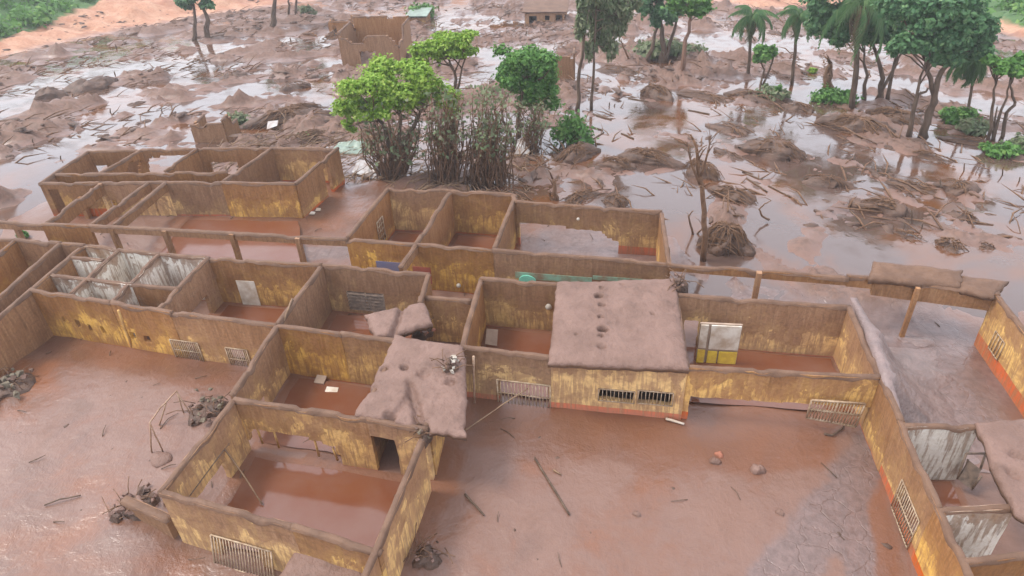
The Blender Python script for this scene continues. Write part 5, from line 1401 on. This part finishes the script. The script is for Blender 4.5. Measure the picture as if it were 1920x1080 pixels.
for i, (x, y, r, lb) in enumerate(((1340, 868, .17, 'round muddy stone beside an orange clod in the open yard'), (1420, 882, .22, 'larger mud ball in the open yard, nearest the dried channel'), (1194, 966, .12, 'small dark clod alone in the front yard'), (1462, 962, .13, 'small reddish clod near the dried channel'), (1348, 855, .14, 'orange clod in the open yard'))):
    q = sit(x, y, -.04); tag(MB().lump(tuple(q), r, r * .9, r * 1.1, i + 7, 12, 7, .35).build('mud_clod', MT['brick' if i == 4 else 'crust']), lb, 'clod')
# uncountable small clods and straw over the plain
g = np.random.default_rng(4)
def gzv(x, y): return base(x, y) + relief(x, y) * (1 - sstep(-3, 2, bankd(x, y)))
def litter(name, label, x, y, r, mt, ex=(1, 2.2), fl=(.35, .9)):
    z = gzv(x, y); mb = MB()
    protos = []
    for k in range(12): protos.append(np.array(MB().lump((0, 0, 0), 1, 1, 1, k + 300, 7, 3, .55).v))
    pf = MB().lump((0, 0, 0), 1, 1, 1, 1, 7, 3, .5).f; nv_ = len(protos[0]); allv = []; allf = []; o = 0
    for i in range(len(x)):
        v = protos[i % 12] * np.array([r[i] * g.uniform(*ex), r[i], r[i] * g.uniform(*fl)]); a = (.7 if x[i] < -10 else -.9) + 1.57 * 0 + g.normal(0, .5) + (0.9 if x[i] < -10 else 2.3) * 0; c, s_ = math.cos(a), math.sin(a)
        w_ = np.stack([v[:, 0] * c - v[:, 1] * s_ + x[i], v[:, 0] * s_ + v[:, 1] * c + y[i], v[:, 2] + z[i] - .03], 1)
        allv.append(w_); allf += [tuple(j + o for j in f) for f in pf]; o += nv_
    mb.v = np.concatenate(allv).tolist(); mb.f = allf; mb.m = [0] * len(allf)
    tag(mb.build(name, MT[mt]), label, None, kind='stuff')
x = g.uniform(-75, 34, 22000); y = g.uniform(31, 108, 22000)
ok = (bankd(x, y) < -1.5) & (wild(x, y) > .9) & (fbm(x * .16, y * .16, 91, 4) > .50)
x, y = x[ok][:6500], y[ok][:6500]
bx_ = g.uniform(-75, 34, 9000); by_ = g.uniform(55, 130, 9000); bo_ = (bankd(bx_, by_) > -2) & (bankd(bx_, by_) < 10); x = np.concatenate([x, bx_[bo_][:700]]); y = np.concatenate([y, by_[bo_][:700]])
litter('mud_clods', 'countless small dark clods and litter strewn over the flooded plain', x, y, np.abs(g.normal(0, .085, len(x))) + .05, 'clod', (1.2, 3.4), (.3, .8))
x = g.uniform(-30, 13, 1100); y = g.uniform(8, 34, 1100)
litter('mud_crumbs', 'small crumbs of mud and litter scattered over the yards and rooms', x, y, np.abs(g.normal(0, .02, len(x))) + .015, 'clod')
def sticks(name, label, n, xr, yr, cond, lr, rr_, mt):
    mb = MB(); k = 0; q = random.Random(n)
    xs = g.uniform(*xr, n * 4); ys = g.uniform(*yr, n * 4); zs_ = gzv(xs, ys); okk = cond(xs, ys)
    for x, y, z, o_ in zip(xs, ys, zs_, okk):
        if not o_ or k >= n: continue
        a = (.9 if x < -10 else 2.2) + q.gauss(0, .7); L = q.uniform(*lr); d_ = Vector((math.cos(a), math.sin(a), q.uniform(-.05, .22))) * L
        p0 = Vector((x, y, z + .02)); mb.tube([p0, p0 + d_ * .5 + Vector((q.uniform(-.1, .1), q.uniform(-.1, .1), q.uniform(0, .12))) * L, p0 + d_], [q.uniform(*rr_), q.uniform(*rr_), .008], 4); k += 1
    tag(mb.build(name, MT[mt]), label, None, kind='stuff')
sticks('branch_litter', 'countless broken branches and sticks strewn over the flooded plain', 2400, (-70, 32), (31, 100), lambda x, y: (bankd(x, y) < -1.5) & (wild(x, y) > .9) & (fbm(x * .16, y * .16, 91, 4) > .47), (.5, 2.4), (.018, .06), 'root')
sticks('straw_litter', 'straw and twigs matted behind the rear block and thicket', 1300, (-26, -6), (31, 42), lambda x, y: (wild(x, y) > .25) & (fbm(x * .4, y * .4, 17, 3) > .42), (.4, 1.5), (.012, .035), 'wood')
sticks('twig_litter', 'thin twigs and splinters lying about the yards and rooms', 130, (-28, 12), (9, 31), lambda x, y: wild(x, y) < .5, (.2, .8), (.008, .02), 'bark')
# brush on the far green hillside
cl = []
for i in range(6000):
    th_ = g.uniform(-1.05, -.5) if i % 3 else g.uniform(.25, .66); d_ = 3 + abs(g.normal(0, 26)); r_ = float(np.interp(th_, _th, _rr)) + d_
    x, y = r_ * math.sin(th_), r_ * math.cos(th_)
    if float(greend(x, y)) < .6: continue
    s = g.uniform(.5, 1.7); cl.append((Vector((x, y, float(base(x, y)) + s * .3)), s, s, s * .75))
    if len(cl) > 900: break
tag(obj('hillside_brush', leaf_mesh('hillside_brush', cl, 60000, .42, 'leaf_mid', 9)), 'dense green brush covering the far hillside', None, kind='stuff')

# ------------------------------------------------------------------ air
mb = MB().box((-25, 110, 6), 460, 330, 60)
hz = mb.build('haze', bpy.data.materials.new('haze_air'), None, False)
m = hz.data.materials[0]; m.use_nodes = True; t = m.node_tree; t.nodes.clear()
out = t.nodes.new('ShaderNodeOutputMaterial'); pv = t.nodes.new('ShaderNodeVolumePrincipled')
pv.inputs['Density'].default_value = .0008; pv.inputs['Color'].default_value = (.95, .97, 1, 1); pv.inputs['Anisotropy'].default_value = .2
t.links.new(pv.outputs[0], out.inputs['Volume'])
tag(hz, 'thin pale haze over the flooded valley', None, kind='stuff')
SC.cycles.volume_bounces = 0
